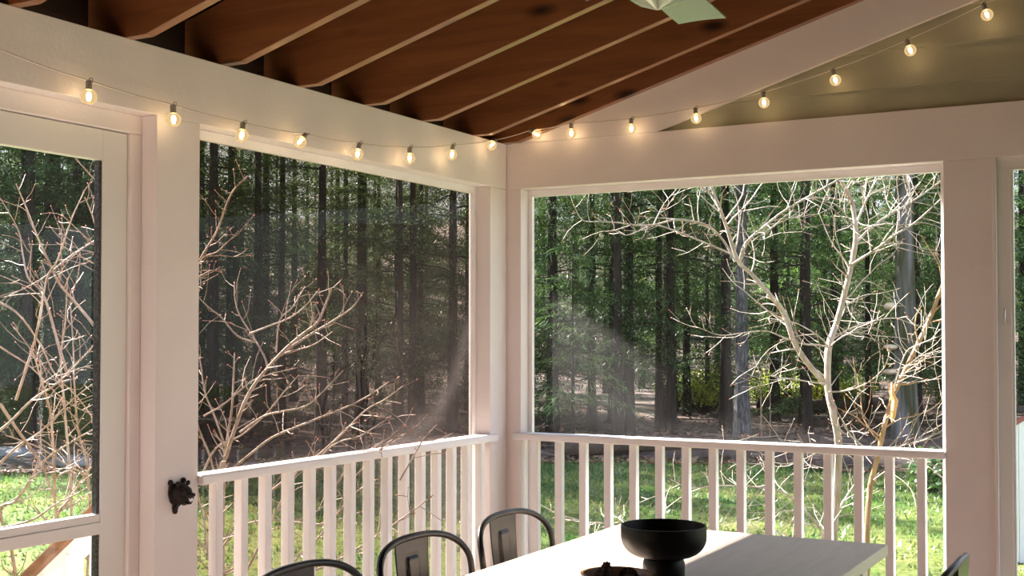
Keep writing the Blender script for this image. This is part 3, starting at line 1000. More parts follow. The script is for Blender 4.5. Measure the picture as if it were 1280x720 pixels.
m.build('pedestal', BOWLB, pb, smooth=0.6)

tcn = at(770, 716, 3.05)
tr = Vector((tcn.x, tcn.y, TZ))
RT_ = 45 / CF * 3.05
m = MB()
h = tcn.z - TZ
m.lathe([(0, 0.0005), (RT_ * 0.6, 0.0005), (RT_ * 0.85, h * 0.35), (RT_ * 0.98, h * 0.9), (RT_, h), (RT_ - 0.008, h), (RT_ - 0.011, h * 0.85), (RT_ * 0.75, h * 0.3), (RT_ * 0.5, 0.010), (0, 0.008)], 48, tuple(tr))
tray = m.build('shallow_bowl', TRAYW, None, origin=tr, smooth=0.7)
tag(tray, 'shallow turned wooden bowl filled with dark pine cones', 'bowl')


def pine_cone(label, loc, rot, L, Rc, stem=False):
    m = MB()
    nr, per = 9, 9
    m.lathe([(0, -L * 0.5), (Rc * 0.45, -L * 0.4), (Rc * 0.6, 0), (Rc * 0.35, L * 0.4), (0, L * 0.48)], 10)
    for i in range(nr):
        v = i / (nr - 1)
        zz = -L * 0.46 + L * 0.92 * v
        rr = Rc * (0.35 + 0.65 * math.sin(PI * min(1, 0.18 + v * 0.86)))
        for k in range(per):
            a = 2 * PI * (k + 0.5 * (i % 2)) / per
            d = Vector((math.cos(a), math.sin(a), 0)); s_ = Vector((-math.sin(a), math.cos(a), 0))
            w = rr * 0.36
            p = d * rr * 0.45 + Vector((0, 0, zz))
            q_ = d * rr + Vector((0, 0, zz + L * 0.06))
            m.add([p - s_ * w * 0.5, p + s_ * w * 0.5, q_ + s_ * w, q_ + d * w * 0.4 + Vector((0, 0, L * 0.03)), q_ - s_ * w, q_ - Vector((0, 0, L * 0.03))],
                  [(0, 1, 2, 3, 4), (0, 5, 1), (1, 5, 2), (2, 5, 3), (3, 5, 4), (4, 5, 0)])
    if stem:
        m.tube([(0, 0, L * 0.42), (0.001, 0, L * 0.60)], 0.0022, 6)
        m.tube([(0.006, 0.0, L * 0.40), (0.007, 0, L * 0.58)], 0.0018, 6)
    ob = m.build('pine_cone', CONE, None, origin=(0, 0, 0))
    ob.location = loc; ob.rotation_euler = rot
    return tag(ob, label, 'pine cone', 'pine cones in the wooden bowl')


uv = RT
cb = tr + Vector((0, 0, 0.036))
pine_cone('spiky pine cone standing highest at the left of the wooden bowl', cb + uv * -0.026 + Vector((0, 0.0, 0.006)), (0.12, 0.1, 0.3), 0.068, 0.026, True)
pine_cone('dark pine cone lying at the right of the wooden bowl', cb + uv * 0.036 + Vector((-0.012, 0.018, 0.004)), (1.5, 0.2, 0.9), 0.060, 0.021)
pine_cone('dark pine cone lying at the front of the wooden bowl', cb + uv * 0.026 + Vector((0.016, -0.032, 0.0)), (1.45, 0.1, 1.5), 0.056, 0.019)

# ------------------------------------------------------------------ ground
def fz(r, a):
    return 0.55 * math.sin(a * 9.0 + 1) + 0.35 * math.sin(a * 23 + 2) + 0.2 * math.sin(a * 51)
m = MB(); n = 40
vs, fsx = [], []
for j in range(n + 1):
    for i in range(n + 1):
        x = -40 + 80 * i / n + CAM.x; y = -30 + 66 * j / n
        vs.append((x, y, GZ))
for j in range(n):
    for i in range(n):
        a = j * (n + 1) + i
        fsx.append((a, a + 1, a + n + 2, a + n + 1))
m.add(vs, fsx)
lawn = m.build('lawn', LAWN)
tag(lawn, 'green lawn between the porch and the woods', kind='structure')
m = MB(); vs, fsx = [], []
NA, NR = 150, 46
for i in range(NA + 1):
    a = math.radians(55 + 130 * i / NA)
    for j in range(NR + 1):
        r = 22.0 + fz(0, a) + (j / NR) ** 1.6 * 95
        x, y = CAM.x + r * math.cos(a), CAM.y + r * math.sin(a)
        h = ground_z(x, y)
        if j == 0: h = GZ - 0.03
        elif j == 1: h = max(h, GZ + 0.02)
        elif j == 2: h = max(h, GZ + 0.10 + 0.05 * math.sin(a * 40))
        elif j == 3: h = max(h, GZ + 0.13)
        vs.append((x, y, h))
for i in range(NA):
    for j in range(NR):
        a = i * (NR + 1) + j
        fsx.append((a, a + NR + 1, a + NR + 2, a + 1))
m.add(vs, fsx)
ff = m.build('forest_floor', LITTER, smooth=2.0)
tag(ff, 'brown leaf littered ground under the trees', kind='structure')
rng = random.Random(5)
m = MB()
for k in range(9000):
    a = math.radians(rng.uniform(88, 152)); r = 21.3 + fz(0, a) + rng.random() ** 2 * 14
    x, y = CAM.x + r * math.cos(a), CAM.y + r * math.sin(a)
    z_ = max(ground_z(x, y), GZ + (0.12 if r > 23.0 + fz(0, a) else 0.02)) + 0.03
    s_ = rng.uniform(0.04, 0.085); t_ = rng.uniform(0, 6.28)
    u = Vector((math.cos(t_), math.sin(t_), rng.uniform(-0.5, 0.5))) * s_; w = Vector((-math.sin(t_), math.cos(t_), rng.uniform(-0.5, 0.5))) * s_ * 0.6
    p = Vector((x, y, z_))
    m.add([p - u, p - w, p + u, p + w], [(0, 1, 2, 3)])
fl_ = m.build('fallen_leaves', DRYLEAF)
tag(fl_, 'dry brown fallen leaves along the edge of the woods', 'leaves', kind='stuff')


m = MB()
for k in range(30000):
    a = math.radians(rng.uniform(86, 146)); r = 11.5 + 11.3 * rng.random() ** 0.7
    if r > 22.3 + fz(0, a): continue
    x, y = CAM.x + r * math.cos(a), CAM.y + r * math.sin(a)
    if x > -0.6 and y < 0.5: continue
    t_ = rng.uniform(0, 6.28); h_ = rng.uniform(0.03, 0.075)
    u = Vector((math.cos(t_), math.sin(t_), 0)) * rng.uniform(0.012, 0.03)
    l_ = Vector((rng.uniform(-.04, .04), rng.uniform(-.04, .04), h_))
    p = Vector((x, y, GZ - 0.004))
    m.add([p - u, p + u, p + l_], [(0, 1, 2)])
GRASSB = leaf_mat('grass_blades', (0.050, 0.120, 0.018), (0.20, 0.235, 0.07), 0.4, scale=0.9)
tag(m.build('grass', GRASSB), 'short green grass growing on the lawn', 'grass', kind='stuff')

# ------------------------------------------------------------------ conifers
def trunk_mesh(rng, h, r0, stubs=8, lean=0.0):
    m = MB(); pts, rad = [], []
    nseg = 10
    for i in range(nseg + 1):
        v = i / nseg
        pts.append((lean * v * h + rng.uniform(-.02, .02) * h * 0.03, rng.uniform(-.02, .02) * h * 0.03, -0.15 + v * h))
        rad.append(r0 * ((1.35 if i == 0 else 1.0) * (1 - 0.8 * v)))
    m.tube(pts, rad, 9)
    for k in range(stubs):
        z_ = rng.uniform(1.2, h * 0.75); a = rng.uniform(0, 6.28); L = rng.uniform(0.4, 1.6)
        d = Vector((math.cos(a), math.sin(a), rng.uniform(-0.15, 0.2)))
        p = Vector((lean * z_, 0, z_))
        m.tube([p, p + d * L * 0.5, p + d * L + Vector((0, 0, -0.1 * L))], [0.022, 0.015, 0.006], 4, caps=False)
    return m


def foliage_mesh(rng, z0, z1, rmax, nb, tw=0.11, leaf=0.16, lw=0.014, bare=0.0):
    V_, F_ = [], []
    for b in range(nb):
        v = rng.random() ** 0.9
        z_ = z0 + (z1 - z0) * v
        L = rmax * (1 - 0.82 * v) * rng.uniform(0.6, 1.1)
        if L < 0.25: L = 0.25
        a = rng.uniform(0, 2 * PI)
        d = Vector((math.cos(a), math.sin(a), 0)); s_ = Vector((-math.sin(a), math.cos(a), 0))
        rise = rng.uniform(0.0, 0.30); droop = rng.uniform(0.25, 0.6)
        ns = max(4, int(L / tw))
        for i in range(1, ns + 1):
            t = i / ns
            p = d * (L * t) + Vector((0, 0, z_ + L * (rise * t - droop * t * t)))
            ll = (0.12 + 0.42 * L * (1 - t) * (0.35 + 0.65 * t) * 1.2)
            for side in (-1, 1):
                tdir = (d * 0.6 + s_ * side * rng.uniform(0.6, 1.0) + Vector((0, 0, rng.uniform(-0.35, 0.05)))).normalized()
                nl = max(2, int(ll / 0.06))
                for q in range(nl):
                    o = p + tdir * (ll * (q + 0.2) / nl) + Vector((0, 0, -0.05 * q * ll))
                    ld = (tdir * 0.6 + d * rng.uniform(-0.5, 0.9) + s_ * rng.uniform(-.5, .5) + Vector((0, 0, rng.uniform(-0.4, 0.15)))).normalized()
                    wv = ld.cross(Vector((rng.uniform(-.5, .5), rng.uniform(-.5, .5), 1))).normalized() * lw * rng.uniform(0.7, 1.4)
                    l_ = leaf * rng.uniform(0.6, 1.2)
                    k = len(V_)
                    V_ += [tuple(o - wv * 0.6), tuple(o + ld * l_ * 0.45 + wv), tuple(o + ld * l_), tuple(o + ld * l_ * 0.4 - wv)]
                    F_ += [(k, k + 1, k + 2, k + 3)]
    m = MB(); m.v, m.f, m.m = V_, F_, [0] * len(F_)
    return m


def conifer_proto(seed, h, r0, z0, z1, rmax, nb, bark, leafm, stubs=8, **kw):
    rng = random.Random(seed)
    root = bpy.data.objects.new('conifer_tree', None); COL.objects.link(root)
    root['category'] = 'tree'
    trunk_mesh(rng, h, r0, stubs).build('trunk', bark, root)
    foliage_mesh(rng, z0, z1, rmax, nb, **kw).build('foliage', leafm, root)
    return root


PROTO = {
    'skirted': conifer_proto(1, 13, 0.15, 0.5, 13.2, 2.9, 150, BARK_D, LEAF_H),
    'skirted2': conifer_proto(2, 12, 0.13, 0.8, 12.2, 2.6, 150, BARK_D, LEAF_H),
    'high': conifer_proto(3, 13.5, 0.16, 1.8, 13.7, 2.6, 135, BARK_D, LEAF_H, 16),
    'high2': conifer_proto(4, 13, 0.13, 2.4, 13.2, 2.3, 120, BARK_D, LEAF_H, 20),
    'pole': conifer_proto(5, 12.5, 0.10, 3.4, 12.6, 1.9, 90, BARK_D, LEAF_H, 22),
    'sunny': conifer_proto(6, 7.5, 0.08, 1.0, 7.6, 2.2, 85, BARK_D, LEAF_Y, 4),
    'grey': conifer_proto(7, 14, 0.165, 4.9, 14.2, 2.8, 90, BARK_G, LEAF_H, 6),
    'mossy': conifer_proto(8, 14, 0.23, 5.4, 14.2, 2.9, 90, BARK_M, LEAF_H, 5),
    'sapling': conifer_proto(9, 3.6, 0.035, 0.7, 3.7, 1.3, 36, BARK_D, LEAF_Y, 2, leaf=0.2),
}
used = set()
rt = random.Random(77)


def plant(kind, px, d, label, group=None, s=1.0, sxy=None, rot=None, jit=True):
    p = on_ground(px, d)
    p.z -= 0.05
    sc = (sxy or s, sxy or s, s)
    if kind in used:
        return dup(PROTO[kind], p, rt.uniform(0, 6.28) if rot is None else rot, sc, label, group)
    used.add(kind)
    r = PROTO[kind]
    r.location = p; r.rotation_euler = (0, 0, rt.uniform(0, 6.28) if rot is None else rot); r.scale = sc
    r['label'] = label
    if group: r['group'] = group
    return r


# trees one can single out through the right hand panel
plant('grey', 927, 26.6, 'straight grey trunk standing at the wood edge left of the bare forked tree', s=1.0)
pm = plant('mossy', 1131, 23.2, 'thick grey and mossy trunk behind the orange limb at right', s=1.0)
plant('high', 772, 26.0, 'tall dark trunk, left one of the close pair beyond the reflection triangle', s=1.0, sxy=0.72)
plant('high', 787, 26.6, 'tall dark trunk, right one of the close pair beyond the reflection triangle', s=1.02, sxy=0.66)
plant('pole', 824, 27.5, 'thin black trunk right of the close pair of dark trunks', s=1.0, sxy=1.0)
plant('high2', 838, 27.0, 'dark brown trunk right beside the thin black trunk', s=1.0, sxy=0.9)
plant('pole', 740, 27.5, 'dim trunk behind the reflection triangle of the right panel', s=1.0, sxy=1.0)
plant('high2', 907, 27.8, 'reddish dark trunk just left of the straight grey trunk', s=1.0, sxy=1.1)
plant('pole', 1009, 27.6, 'slim trunk midway between the straight grey trunk and the forked bare tree', s=1.0, sxy=1.0)
plant('high2', 968, 30.0, 'dark trunk in the shade right of the straight grey trunk', s=1.0, sxy=1.0)
plant('skirted', 690, 27.5, 'low skirted green hemlock beside the white corner post', s=0.95)
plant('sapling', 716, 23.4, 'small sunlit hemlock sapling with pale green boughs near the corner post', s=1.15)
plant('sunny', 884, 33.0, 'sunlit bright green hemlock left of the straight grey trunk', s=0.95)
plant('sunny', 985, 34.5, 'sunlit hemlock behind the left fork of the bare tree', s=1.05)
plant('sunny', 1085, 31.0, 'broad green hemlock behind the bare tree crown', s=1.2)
plant('skirted2', 1215, 27.0, 'green hemlock beyond the screen door right of the wide post', s=1.0)
# left panel and storm door
plant('skirted2', 266, 24.5, 'dark trunked hemlock at the left edge of the smoky panel', s=1.05)
plant('high', 322, 26.5, 'dark trunk second from the left in the smoky panel', s=1.0, sxy=0.7)
plant('pole', 352, 27.5, 'slender dark trunk third from the left in the smoky panel', s=1.0)
plant('high2', 402, 27.0, 'dim reddish trunk at the middle of the smoky panel', s=1.0)
plant('skirted', 452, 28.5, 'green boughed hemlock in the upper middle of the smoky panel', s=1.0)
plant('pole', 500, 26.5, 'thin pale trunk right of the middle of the smoky panel', s=1.0, sxy=0.8)
plant('pole', 516, 27.2, 'slightly thicker trunk beside the thin pale trunk in the smoky panel', s=1.0)
plant('skirted2', 566, 27.5, 'green hemlock at the right edge of the smoky panel', s=1.0)
plant('skirted', 36, 25.0, 'dense hemlock with dark trunk at the left in the storm door', s=1.0)
plant('skirted', 96, 26.5, 'dense green hemlock at the right in the storm door', s=1.0)
plant('skirted', -60, 26.0, 'dense hemlock beyond the left edge of the storm door', s=1.0)
plant('skirted2', 172, 25.5, 'green hemlock mostly behind the left white post', s=1.0)
# the woods behind
kinds = ['high', 'skirted2', 'pole', 'skirted', 'high2', 'skirted2', 'skirted', 'high2']
for k_ in range(9):
    x_, y_ = -19.2 + 0.7 * math.sin(k_ * 2.3), 10.1 + 0.86 * k_
    d_ = (Vector((x_, y_, 0)) - Vector((CAM.x, CAM.y, 0))).dot(Vector((-math.sin(YAW), math.cos(YAW), 0)))
    l_ = (Vector((x_, y_, 0)) - Vector((CAM.x, CAM.y, 0))).dot(RT)
    plant(['skirted', 'skirted2'][k_ % 2], 640 + CF * l_ / d_, d_, 'dense hemlock in the row at the left edge of the storm door view', 'hemlocks in the row past the storm door', s=1.02)
LB = {'high': 'dark conifer deep in the shaded woods behind the wood edge trees', 'high2': 'bare stemmed conifer deep in the shaded woods',
      'pole': 'slim pole like conifer deep in the shaded woods', 'skirted2': 'leafy conifer deep in the shaded woods', 'skirted': 'low branched conifer deep in the shaded woods'}
rows = [(31, 26, -260, 1420), (36.5, 24, -300, 1450), (43, 24, -300, 1450), (51, 24, -320, 1460), (61, 26, -330, 1470), (73, 28, -330, 1470)]
i = 0
for d, n, a, b in rows:
    for k in range(n):
        px = a + (b - a) * (k + 0.5 + rt.uniform(-0.42, 0.42)) / n
        kd = kinds[i % len(kinds)] if d < 60 else ['skirted', 'skirted2'][i % 2]
        plant(kd, px, d + rt.uniform(-2.4, 2.4), LB[kd], 'conifers deep in the woods, ' + kd.rstrip('2'), s=rt.uniform(0.85, 1.12))
        i += 1
for k, o in PROTO.items():
    if k not in used:
        for c in list(o.children): bpy.data.objects.remove(c)
        bpy.data.objects.remove(o)


# understory: leafy bushes far in the gap, sunny yellow green put into their leaves
def bush_proto(seed, nb, mat, spread=1.2, h=1.6, leaf=0.13):
    rng = random.Random(seed)
    root = bpy.data.objects.new('leafy_bush', None); COL.objects.link(root); root['category'] = 'bush'
    st_m, lf = MB(), MB()
    for b in range(nb):
        a = rng.uniform(0, 6.28); e = rng.uniform(0.5, 1.4)
        d = Vector((math.cos(a) * math.cos(e), math.sin(a) * math.cos(e), math.sin(e)))
        L = h * rng.uniform(0.6, 1.1)
        p1 = d * L * 0.5 + Vector((0, 0, 0.05)); p2 = d * L * spread * 0.8 + Vector((0, 0, L * 0.1))
        st_m.tube([(0, 0, -0.08), p1, p2], [0.014, 0.009, 0.003], 4, caps=False)
        for q in range(16):
            t = rng.uniform(0.3, 1.0)
            p = p1.lerp(p2, (t - 0.3) / 0.7) + Vector((rng.uniform(-.12, .12), rng.uniform(-.12, .12), rng.uniform(-.12, .12)))
            u = Vector((rng.uniform(-1, 1), rng.uniform(-1, 1), rng.uniform(-.5, .5))).normalized()
            w = u.orthogonal().normalized()
            l_ = leaf * rng.uniform(0.6, 1.2)
            lf.add([p, p + u * l_ * 0.5 + w * l_ * 0.3, p + u * l_, p + u * l_ * 0.5 - w * l_ * 0.3], [(0, 1, 2, 3)])
    st_m.build('stems', BARK_D, root); lf.build('foliage', mat, root)
    return root


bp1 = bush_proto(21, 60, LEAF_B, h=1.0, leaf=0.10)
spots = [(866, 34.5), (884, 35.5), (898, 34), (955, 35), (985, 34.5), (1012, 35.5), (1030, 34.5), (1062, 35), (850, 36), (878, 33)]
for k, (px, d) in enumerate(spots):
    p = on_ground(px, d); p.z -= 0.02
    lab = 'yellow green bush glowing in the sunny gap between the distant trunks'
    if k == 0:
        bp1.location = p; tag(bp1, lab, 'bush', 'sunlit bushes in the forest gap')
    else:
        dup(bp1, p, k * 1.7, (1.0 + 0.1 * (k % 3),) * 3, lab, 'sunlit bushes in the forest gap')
bp2 = bush_proto(22, 60, LEAF_S, h=0.5, leaf=0.10)
p = on_ground(1162, 17.5); bp2.location = p - Vector((0, 0, 0.02))
tag(bp2, 'bright green leafy bush beside the thick mossy trunk at right', 'bush')

# fungus shelves on the thick mossy trunk
for zz, sg in ((383, 1.0), (434, 1.15), (465, 1.15)):
    pt = at(1113, zz, 23.15)
    lw = pt - pm.location
    m = MB(); m.ball((0, 0, 0), 0.13 * sg, 14, 8, 0, (1.15, 0.9, 0.62 if zz == 383 else 0.38))
    ob = m.build('bracket_fungus', SHELFF, None, origin=(0, 0, 0), smooth=1.5)
    ob.parent = pm
    ob.matrix_parent_inverse = Matrix.Identity(4)
    ob.location = Matrix.Rotation(-pm.rotation_euler.z, 3, 'Z') @ lw

# ------------------------------------------------------------------ logs, stones at the wood edge
def boulder(label, px, d, r, sc, seed):
    rng = random.Random(seed)
    p = on_ground(px, d)
    m = MB(); m.ball((0, 0, 0), r, 14, 9, 0, sc)
    m.v = [tuple(Vector(v) * (1 + 0.18 * math.sin(v[0] * 9 / r * 0.3 + seed) * math.cos(v[1] * 7 / r * 0.3) + rng.uniform(-.04, .04))) for v in m.v]
    ob = m.build('boulder', ROCK, None, origin=(0, 0, 0), smooth=0.5)
    ob.location = (p.x, p.y, max(p.z, GZ) + r * sc[2] * 0.35)
    return tag(ob, label, 'rock')


boulder('broad flat grey stone at the wood edge seen through the storm door', 97, 20.8, 0.42, (1.3, 0.8, 0.30), 3)
boulder('pale rounded stone low behind the bare shrub in the smoky panel', 318, 19.6, 0.30, (1.2, 0.8, 0.45), 8)
boulder('dark stone at the left edge of the storm door view', 20, 21.6, 0.4, (1.2, 0.9, 0.45), 11)


def log(label, a, b, r):
    A, B = on_ground(*a), on_ground(*b)
    A.z = max(A.z, GZ + 0.1) + r * 0.7; B.z = max(B.z, GZ + 0.1) + r * 0.7
    rng = random.Random(int(a[0]))
    pts = [A.lerp(B, t / 8) + Vector((0, 0, rng.uniform(-.04, .04))) for t in range(9)]
    m = MB(); m.tube([p - A for p in pts], [r * (1 - 0.05 * i) for i in range(9)], 10)
    ob = m.build('fallen_log', LOGM, None, origin=(0, 0, 0), smooth=0.8)
    ob.location = A
    return tag(ob, label, 'log')


log('long dark fallen log just behind the rail at the middle of the lawn edge', (700, 22.2), (985, 22.9), 0.16)
log('dark fallen log along the lawn edge behind the forked bare tree', (1000, 22.4), (1185, 21.7), 0.18)
log('dark fallen log far back in the gap between the slim trunks', (950, 33.0), (1120, 34.5), 0.22)

# thin pale bent sapling near the straight grey trunk
m = MB()
bs_ = on_ground(951, 25.6)
m.tube([(0, 0, -0.05), (0.0, 0, 0.55), (-0.01, 0, 1.02), (-0.09, -0.03, 1.06), (-0.30, -0.1, 1.05)], [0.020, 0.018, 0.017, 0.015, 0.012], 7)
m.tube([(0.16, 0.05, -0.05), (0.18, 0.05, 0.6), (0.17, 0.05, 1.1)], [0.014, 0.013, 0.010], 7)
ob = m.build('bent_sapling', BARK_S, None, origin=(0, 0, 0), smooth=1)
ob.location = bs_
tag(ob, 'thin pale sapling with a bent top right of the straight grey trunk', 'tree')


# ------------------------------------------------------------------ bare twiggy plants
def smooth_path(pts, k=4):
    V_ = [Vector(p) for p in pts]; o = []
    for i in range(len(V_) - 1):
        p0, p1, p2, p3 = V_[max(i - 1, 0)], V_[i], V_[i + 1], V_[min(i + 2, len(V_) - 1)]
        for q in range(k):
            u = q / k
            o.append(0.5 * ((2 * p1) + (p2 - p0) * u + (2 * p0 - 5 * p1 + 4 * p2 - p3) * u * u + (3 * p1 - p0 - 3 * p2 + p3) * u ** 3))
    o.append(V_[-1])
    return o


def bud(m, p, d, s):
    u = d.orthogonal().normalized(); w = d.cross(u)
    m.add([p, p + d * s * 0.5 + u * s * 0.26, p + d * s * 0.5 + w * s * 0.26, p + d * s * 0.5 - u * s * 0.26, p + d * s * 0.5 - w * s * 0.26, p + d * s * 1.1],
          [(0, 1, 2), (0, 2, 3), (0, 3, 4), (0, 4, 1), (5, 2, 1), (5, 3, 2), (5, 4, 3), (5, 1, 4)], 1)


def twig(m, rng, p, d, L, r, level, up, buds, spread):
    n = max(3, int(L / 0.055))
    pts, rad = [p.copy()], [r]
    q = p.copy(); dd = d.normalized()
    nodes = []
    sway = dd.orthogonal().normalized()
    sway.rotate(Matrix.Rotation(rng.uniform(0, 6.28), 3, dd))
    for i in range(n):
        bend = dd.orthogonal().normalized()
        bend.rotate(Matrix.Rotation(rng.uniform(0, 6.28), 3, dd))
        dd = (dd + bend * rng.uniform(0.05, 0.36) + sway * 0.07 + Vector((0, 0, up * 0.09))).normalized()
        q = q + dd * (L / n)
        pts.append(q.copy()); rad.append(max(0.0016, r * (1 - 0.65 * (i + 1) / n)))
        nodes.append((q.copy(), dd.copy(), rad[-1]))
    m.tube(pts, rad, 4 if r < 0.006 else 5, caps=False)
    bud(m, q, dd, buds)
    if level > 0:
        side = rng.uniform(0, 6.28)
        for (q, dd, rr) in nodes[0 if level > 1 else 1:-1]:
            side += PI + rng.uniform(-0.7, 0.7)
            if rng.random() < spread:
                s_ = dd.orthogonal().normalized(); s_.rotate(Matrix.Rotation(side, 3, dd))
                cd = (dd * rng.uniform(0.35, 0.8) + s_ * 0.8 + Vector((0, 0, up * 0.25))).normalized()
                twig(m, rng, q, cd, L * rng.uniform(0.25, 0.6), rr * 0.72, level - 1, up, buds, spread * 0.8)
            elif rng.random() < 0.5:
                bud(m, q, (dd + Vector((rng.uniform(-1, 1), rng.uniform(-1, 1), rng.uniform(0, 1)))).normalized(), buds * 0.7)


def limb(px_pts, d0, d1, r0, r1, rng, root, mats, name='limb', tw_len=0.35, tw_gap=0.10, tw_from=0.15, level=2, up=0.3, buds=0.014, n=8, spread=0.58, thin=0.64, dense=0.44):
    r0 *= thin; r1 *= thin; tw_gap *= dense
    k = len(px_pts)
    P = smooth_path([at(q[0], q[1], d0 + (d1 - d0) * i / max(1, k - 1) + rng.uniform(-0.04, 0.04)) for i, q in enumerate(px_pts)])
    m = MB()
    tot = len(P)
    rad = [r0 + (r1 - r0) * i / (tot - 1) for i in range(tot)]
    m.tube(P, rad, n, caps=True)
    acc, nxt = 0.0, tw_gap * 0.5
    length = sum((P[i + 1] - P[i]).length for i in range(tot - 1))
    for i in range(tot - 1):
        seg = (P[i + 1] - P[i])
        acc += seg.length
        if tw_len and acc > length * tw_from:
            while nxt < acc:
                nxt += tw_gap * rng.uniform(0.6, 1.5)
                dd = seg.normalized()
                s_ = dd.orthogonal().normalized(); s_.rotate(Matrix.Rotation(rng.uniform(0, 6.28), 3, dd))
                cd = (dd * 0.5 + s_ * 0.85 + Vector((0, 0, up * 0.5))).normalized()
                twig(m, rng, P[i + 1].copy(), cd, tw_len * rng.choice((0.5, 0.8, 1.1, 1.5, 2.1)) * rng.uniform(0.8, 1.2) * (1 - 0.45 * acc / length), min(rad[i] * 0.55, 0.0055), level - 1, up, buds, spread)
        elif nxt < acc:
            nxt = acc
    bud(m, P[-1], (P[-1] - P[-2]).normalized(), buds)
    return m.build(name, mats, root, smooth=None)


rngt = random.Random(12)
base = at(1062, 560, 7.1); base.z = GZ
bt = thing('bare_tree', 'bare forked tree with pale budding branches outside the gable wall window', 'tree', base)
TM = [BARK_L, BUD]
limb([(1052, 900), (1042, 690), (1046, 620), (1048, 555), (1042, 519), (1035, 486), (1036, 436), (1047, 400), (1060, 350), (1069, 306), (1069, 278), (1064, 250), (1051, 225), (1040, 190), (1035, 130)],
     7.0, 7.2, 0.040, 0.014, rngt, bt, TM, 'trunk', tw_len=0.32, tw_gap=0.11, tw_from=0.52, n=12)
limb([(1031, 480), (997, 436), (980, 392), (961, 367), (939, 342), (922, 325), (908, 283), (900, 261), (886, 220), (880, 160)], 7.0, 6.8, 0.027, 0.010, rngt, bt, TM, tw_len=0.26, tw_gap=0.13)
limb([(925, 324), (933, 303), (958, 281), (983, 262), (1033, 233), (1080, 205), (1120, 160)], 6.9, 6.5, 0.013, 0.006, rngt, bt, TM, tw_len=0.32, tw_gap=0.07)
limb([(919, 327), (905, 302), (886, 283), (862, 276), (842, 275), (817, 281), (790, 281), (772, 278), (748, 277), (728, 275), (717, 256)], 6.85, 6.6, 0.012, 0.004, rngt, bt, TM, tw_len=0.16, tw_gap=0.09, level=2)
limb([(915, 318), (880, 303), (845, 289), (817, 281), (800, 288), (783, 294), (768, 288)], 6.85, 6.9, 0.009, 0.003, rngt, bt, TM, tw_len=0.14, tw_gap=0.10)
limb([(817, 281), (826, 262), (832, 252), (846, 236), (860, 215)], 6.7, 6.75, 0.006, 0.003, rngt, bt, TM, tw_len=0.2, tw_gap=0.07)
limb([(900, 262), (885, 240), (868, 228), (840, 222), (815, 205)], 6.8, 7.0, 0.009, 0.003, rngt, bt, TM, tw_len=0.2, tw_gap=0.08)
limb([(1066, 330), (1085, 318), (1100, 308), (1120, 293), (1144, 278), (1175, 250), (1200, 225)], 7.15, 6.6, 0.014, 0.006, rngt, bt, TM, tw_len=0.32, tw_gap=0.08)
limb([(1071, 302), (1090, 284), (1111, 269), (1140, 252), (1174, 228), (1200, 205)], 7.15, 7.3, 0.013, 0.006, rngt, bt, TM, tw_len=0.32, tw_gap=0.08)
limb([(1070, 280), (1083, 250), (1094, 225), (1100, 190), (1104, 140)], 7.2, 7.4, 0.012, 0.006, rngt, bt, TM, tw_len=0.3, tw_gap=0.08)
limb([(1032, 480), (1015, 478), (992, 474), (975, 473), (964, 470)], 7.0, 6.6, 0.007, 0.003, rngt, bt, TM, tw_len=0.16, tw_gap=0.09)
limb([(1036, 434), (1020, 431), (1003, 430), (980, 422), (958, 414), (930, 416), (900, 419), (870, 408)], 7.05, 6.7, 0.009, 0.003, rngt, bt, TM, tw_len=0.18, tw_gap=0.10)
limb([(1040, 425), (1060, 412), (1090, 402), (1120, 398), (1150, 410)], 7.05, 7.5, 0.008, 0.003, rngt, bt, TM, tw_len=0.24, tw_gap=0.08)
limb([(1035, 490), (1060, 488), (1085, 478), (1105, 460), (1112, 440)], 7.0, 6.7, 0.008, 0.003, rngt, bt, TM, tw_len=0.2, tw_gap=0.08)
# second stem with orange bark and a torn strip
limb([(1086, 900), (1084, 740), (1084, 664), (1088, 608), (1097, 572), (1101, 553), (1106, 530), (1112, 508), (1118, 491), (1142, 441), (1164, 394), (1171, 375), (1186, 335), (1196, 290)],
     6.9, 6.7, 0.026, 0.015, rngt, bt, [BARK_O, BUD], 'trunk', tw_len=0.3, tw_gap=0.14, tw_from=0.55, n=10)
m = MB()
a, b = at(1115, 478, 6.66), at(1113, 528, 6.66)
c_ = at(1119, 500, 6.66)
m.tube([a, a.lerp(b, .3) + RT * 0.004, c_, b.lerp(a, 0.15) + RT * 0.012, b + RT * 0.008], [0.004, 0.014, 0.019, 0.016, 0.003], 5)
m.build('torn_wood', TORN, bt)['label'] = 'strip of torn orange wood'
limb([(1112, 507), (1122, 470), (1133, 440), (1150, 430), (1175, 420)], 6.75, 6.4, 0.008, 0.003, rngt, bt, TM, tw_len=0.24, tw_gap=0.08)
limb([(1128, 470), (1140, 455), (1158, 446), (1190, 436)], 6.8, 7.1, 0.007, 0.003, rngt, bt, TM, tw_len=0.24, tw_gap=0.08)
limb([(1098, 572), (1110, 562), (1130, 556), (1155, 550), (1178, 538)], 6.85, 6.5, 0.010, 0.004, rngt, bt, TM, tw_len=0.22, tw_gap=0.06)
limb([(1099, 570), (1080, 558), (1064, 545), (1050, 520)], 6.85, 6.5, 0.009, 0.004, rngt, bt, TM, tw_len=0.2, tw_gap=0.06)
limb([(1092, 600), (1115, 585), (1145, 578), (1175, 584)], 6.85, 6.6, 0.008, 0.003, rngt, bt, TM, tw_len=0.2, tw_gap=0.09)
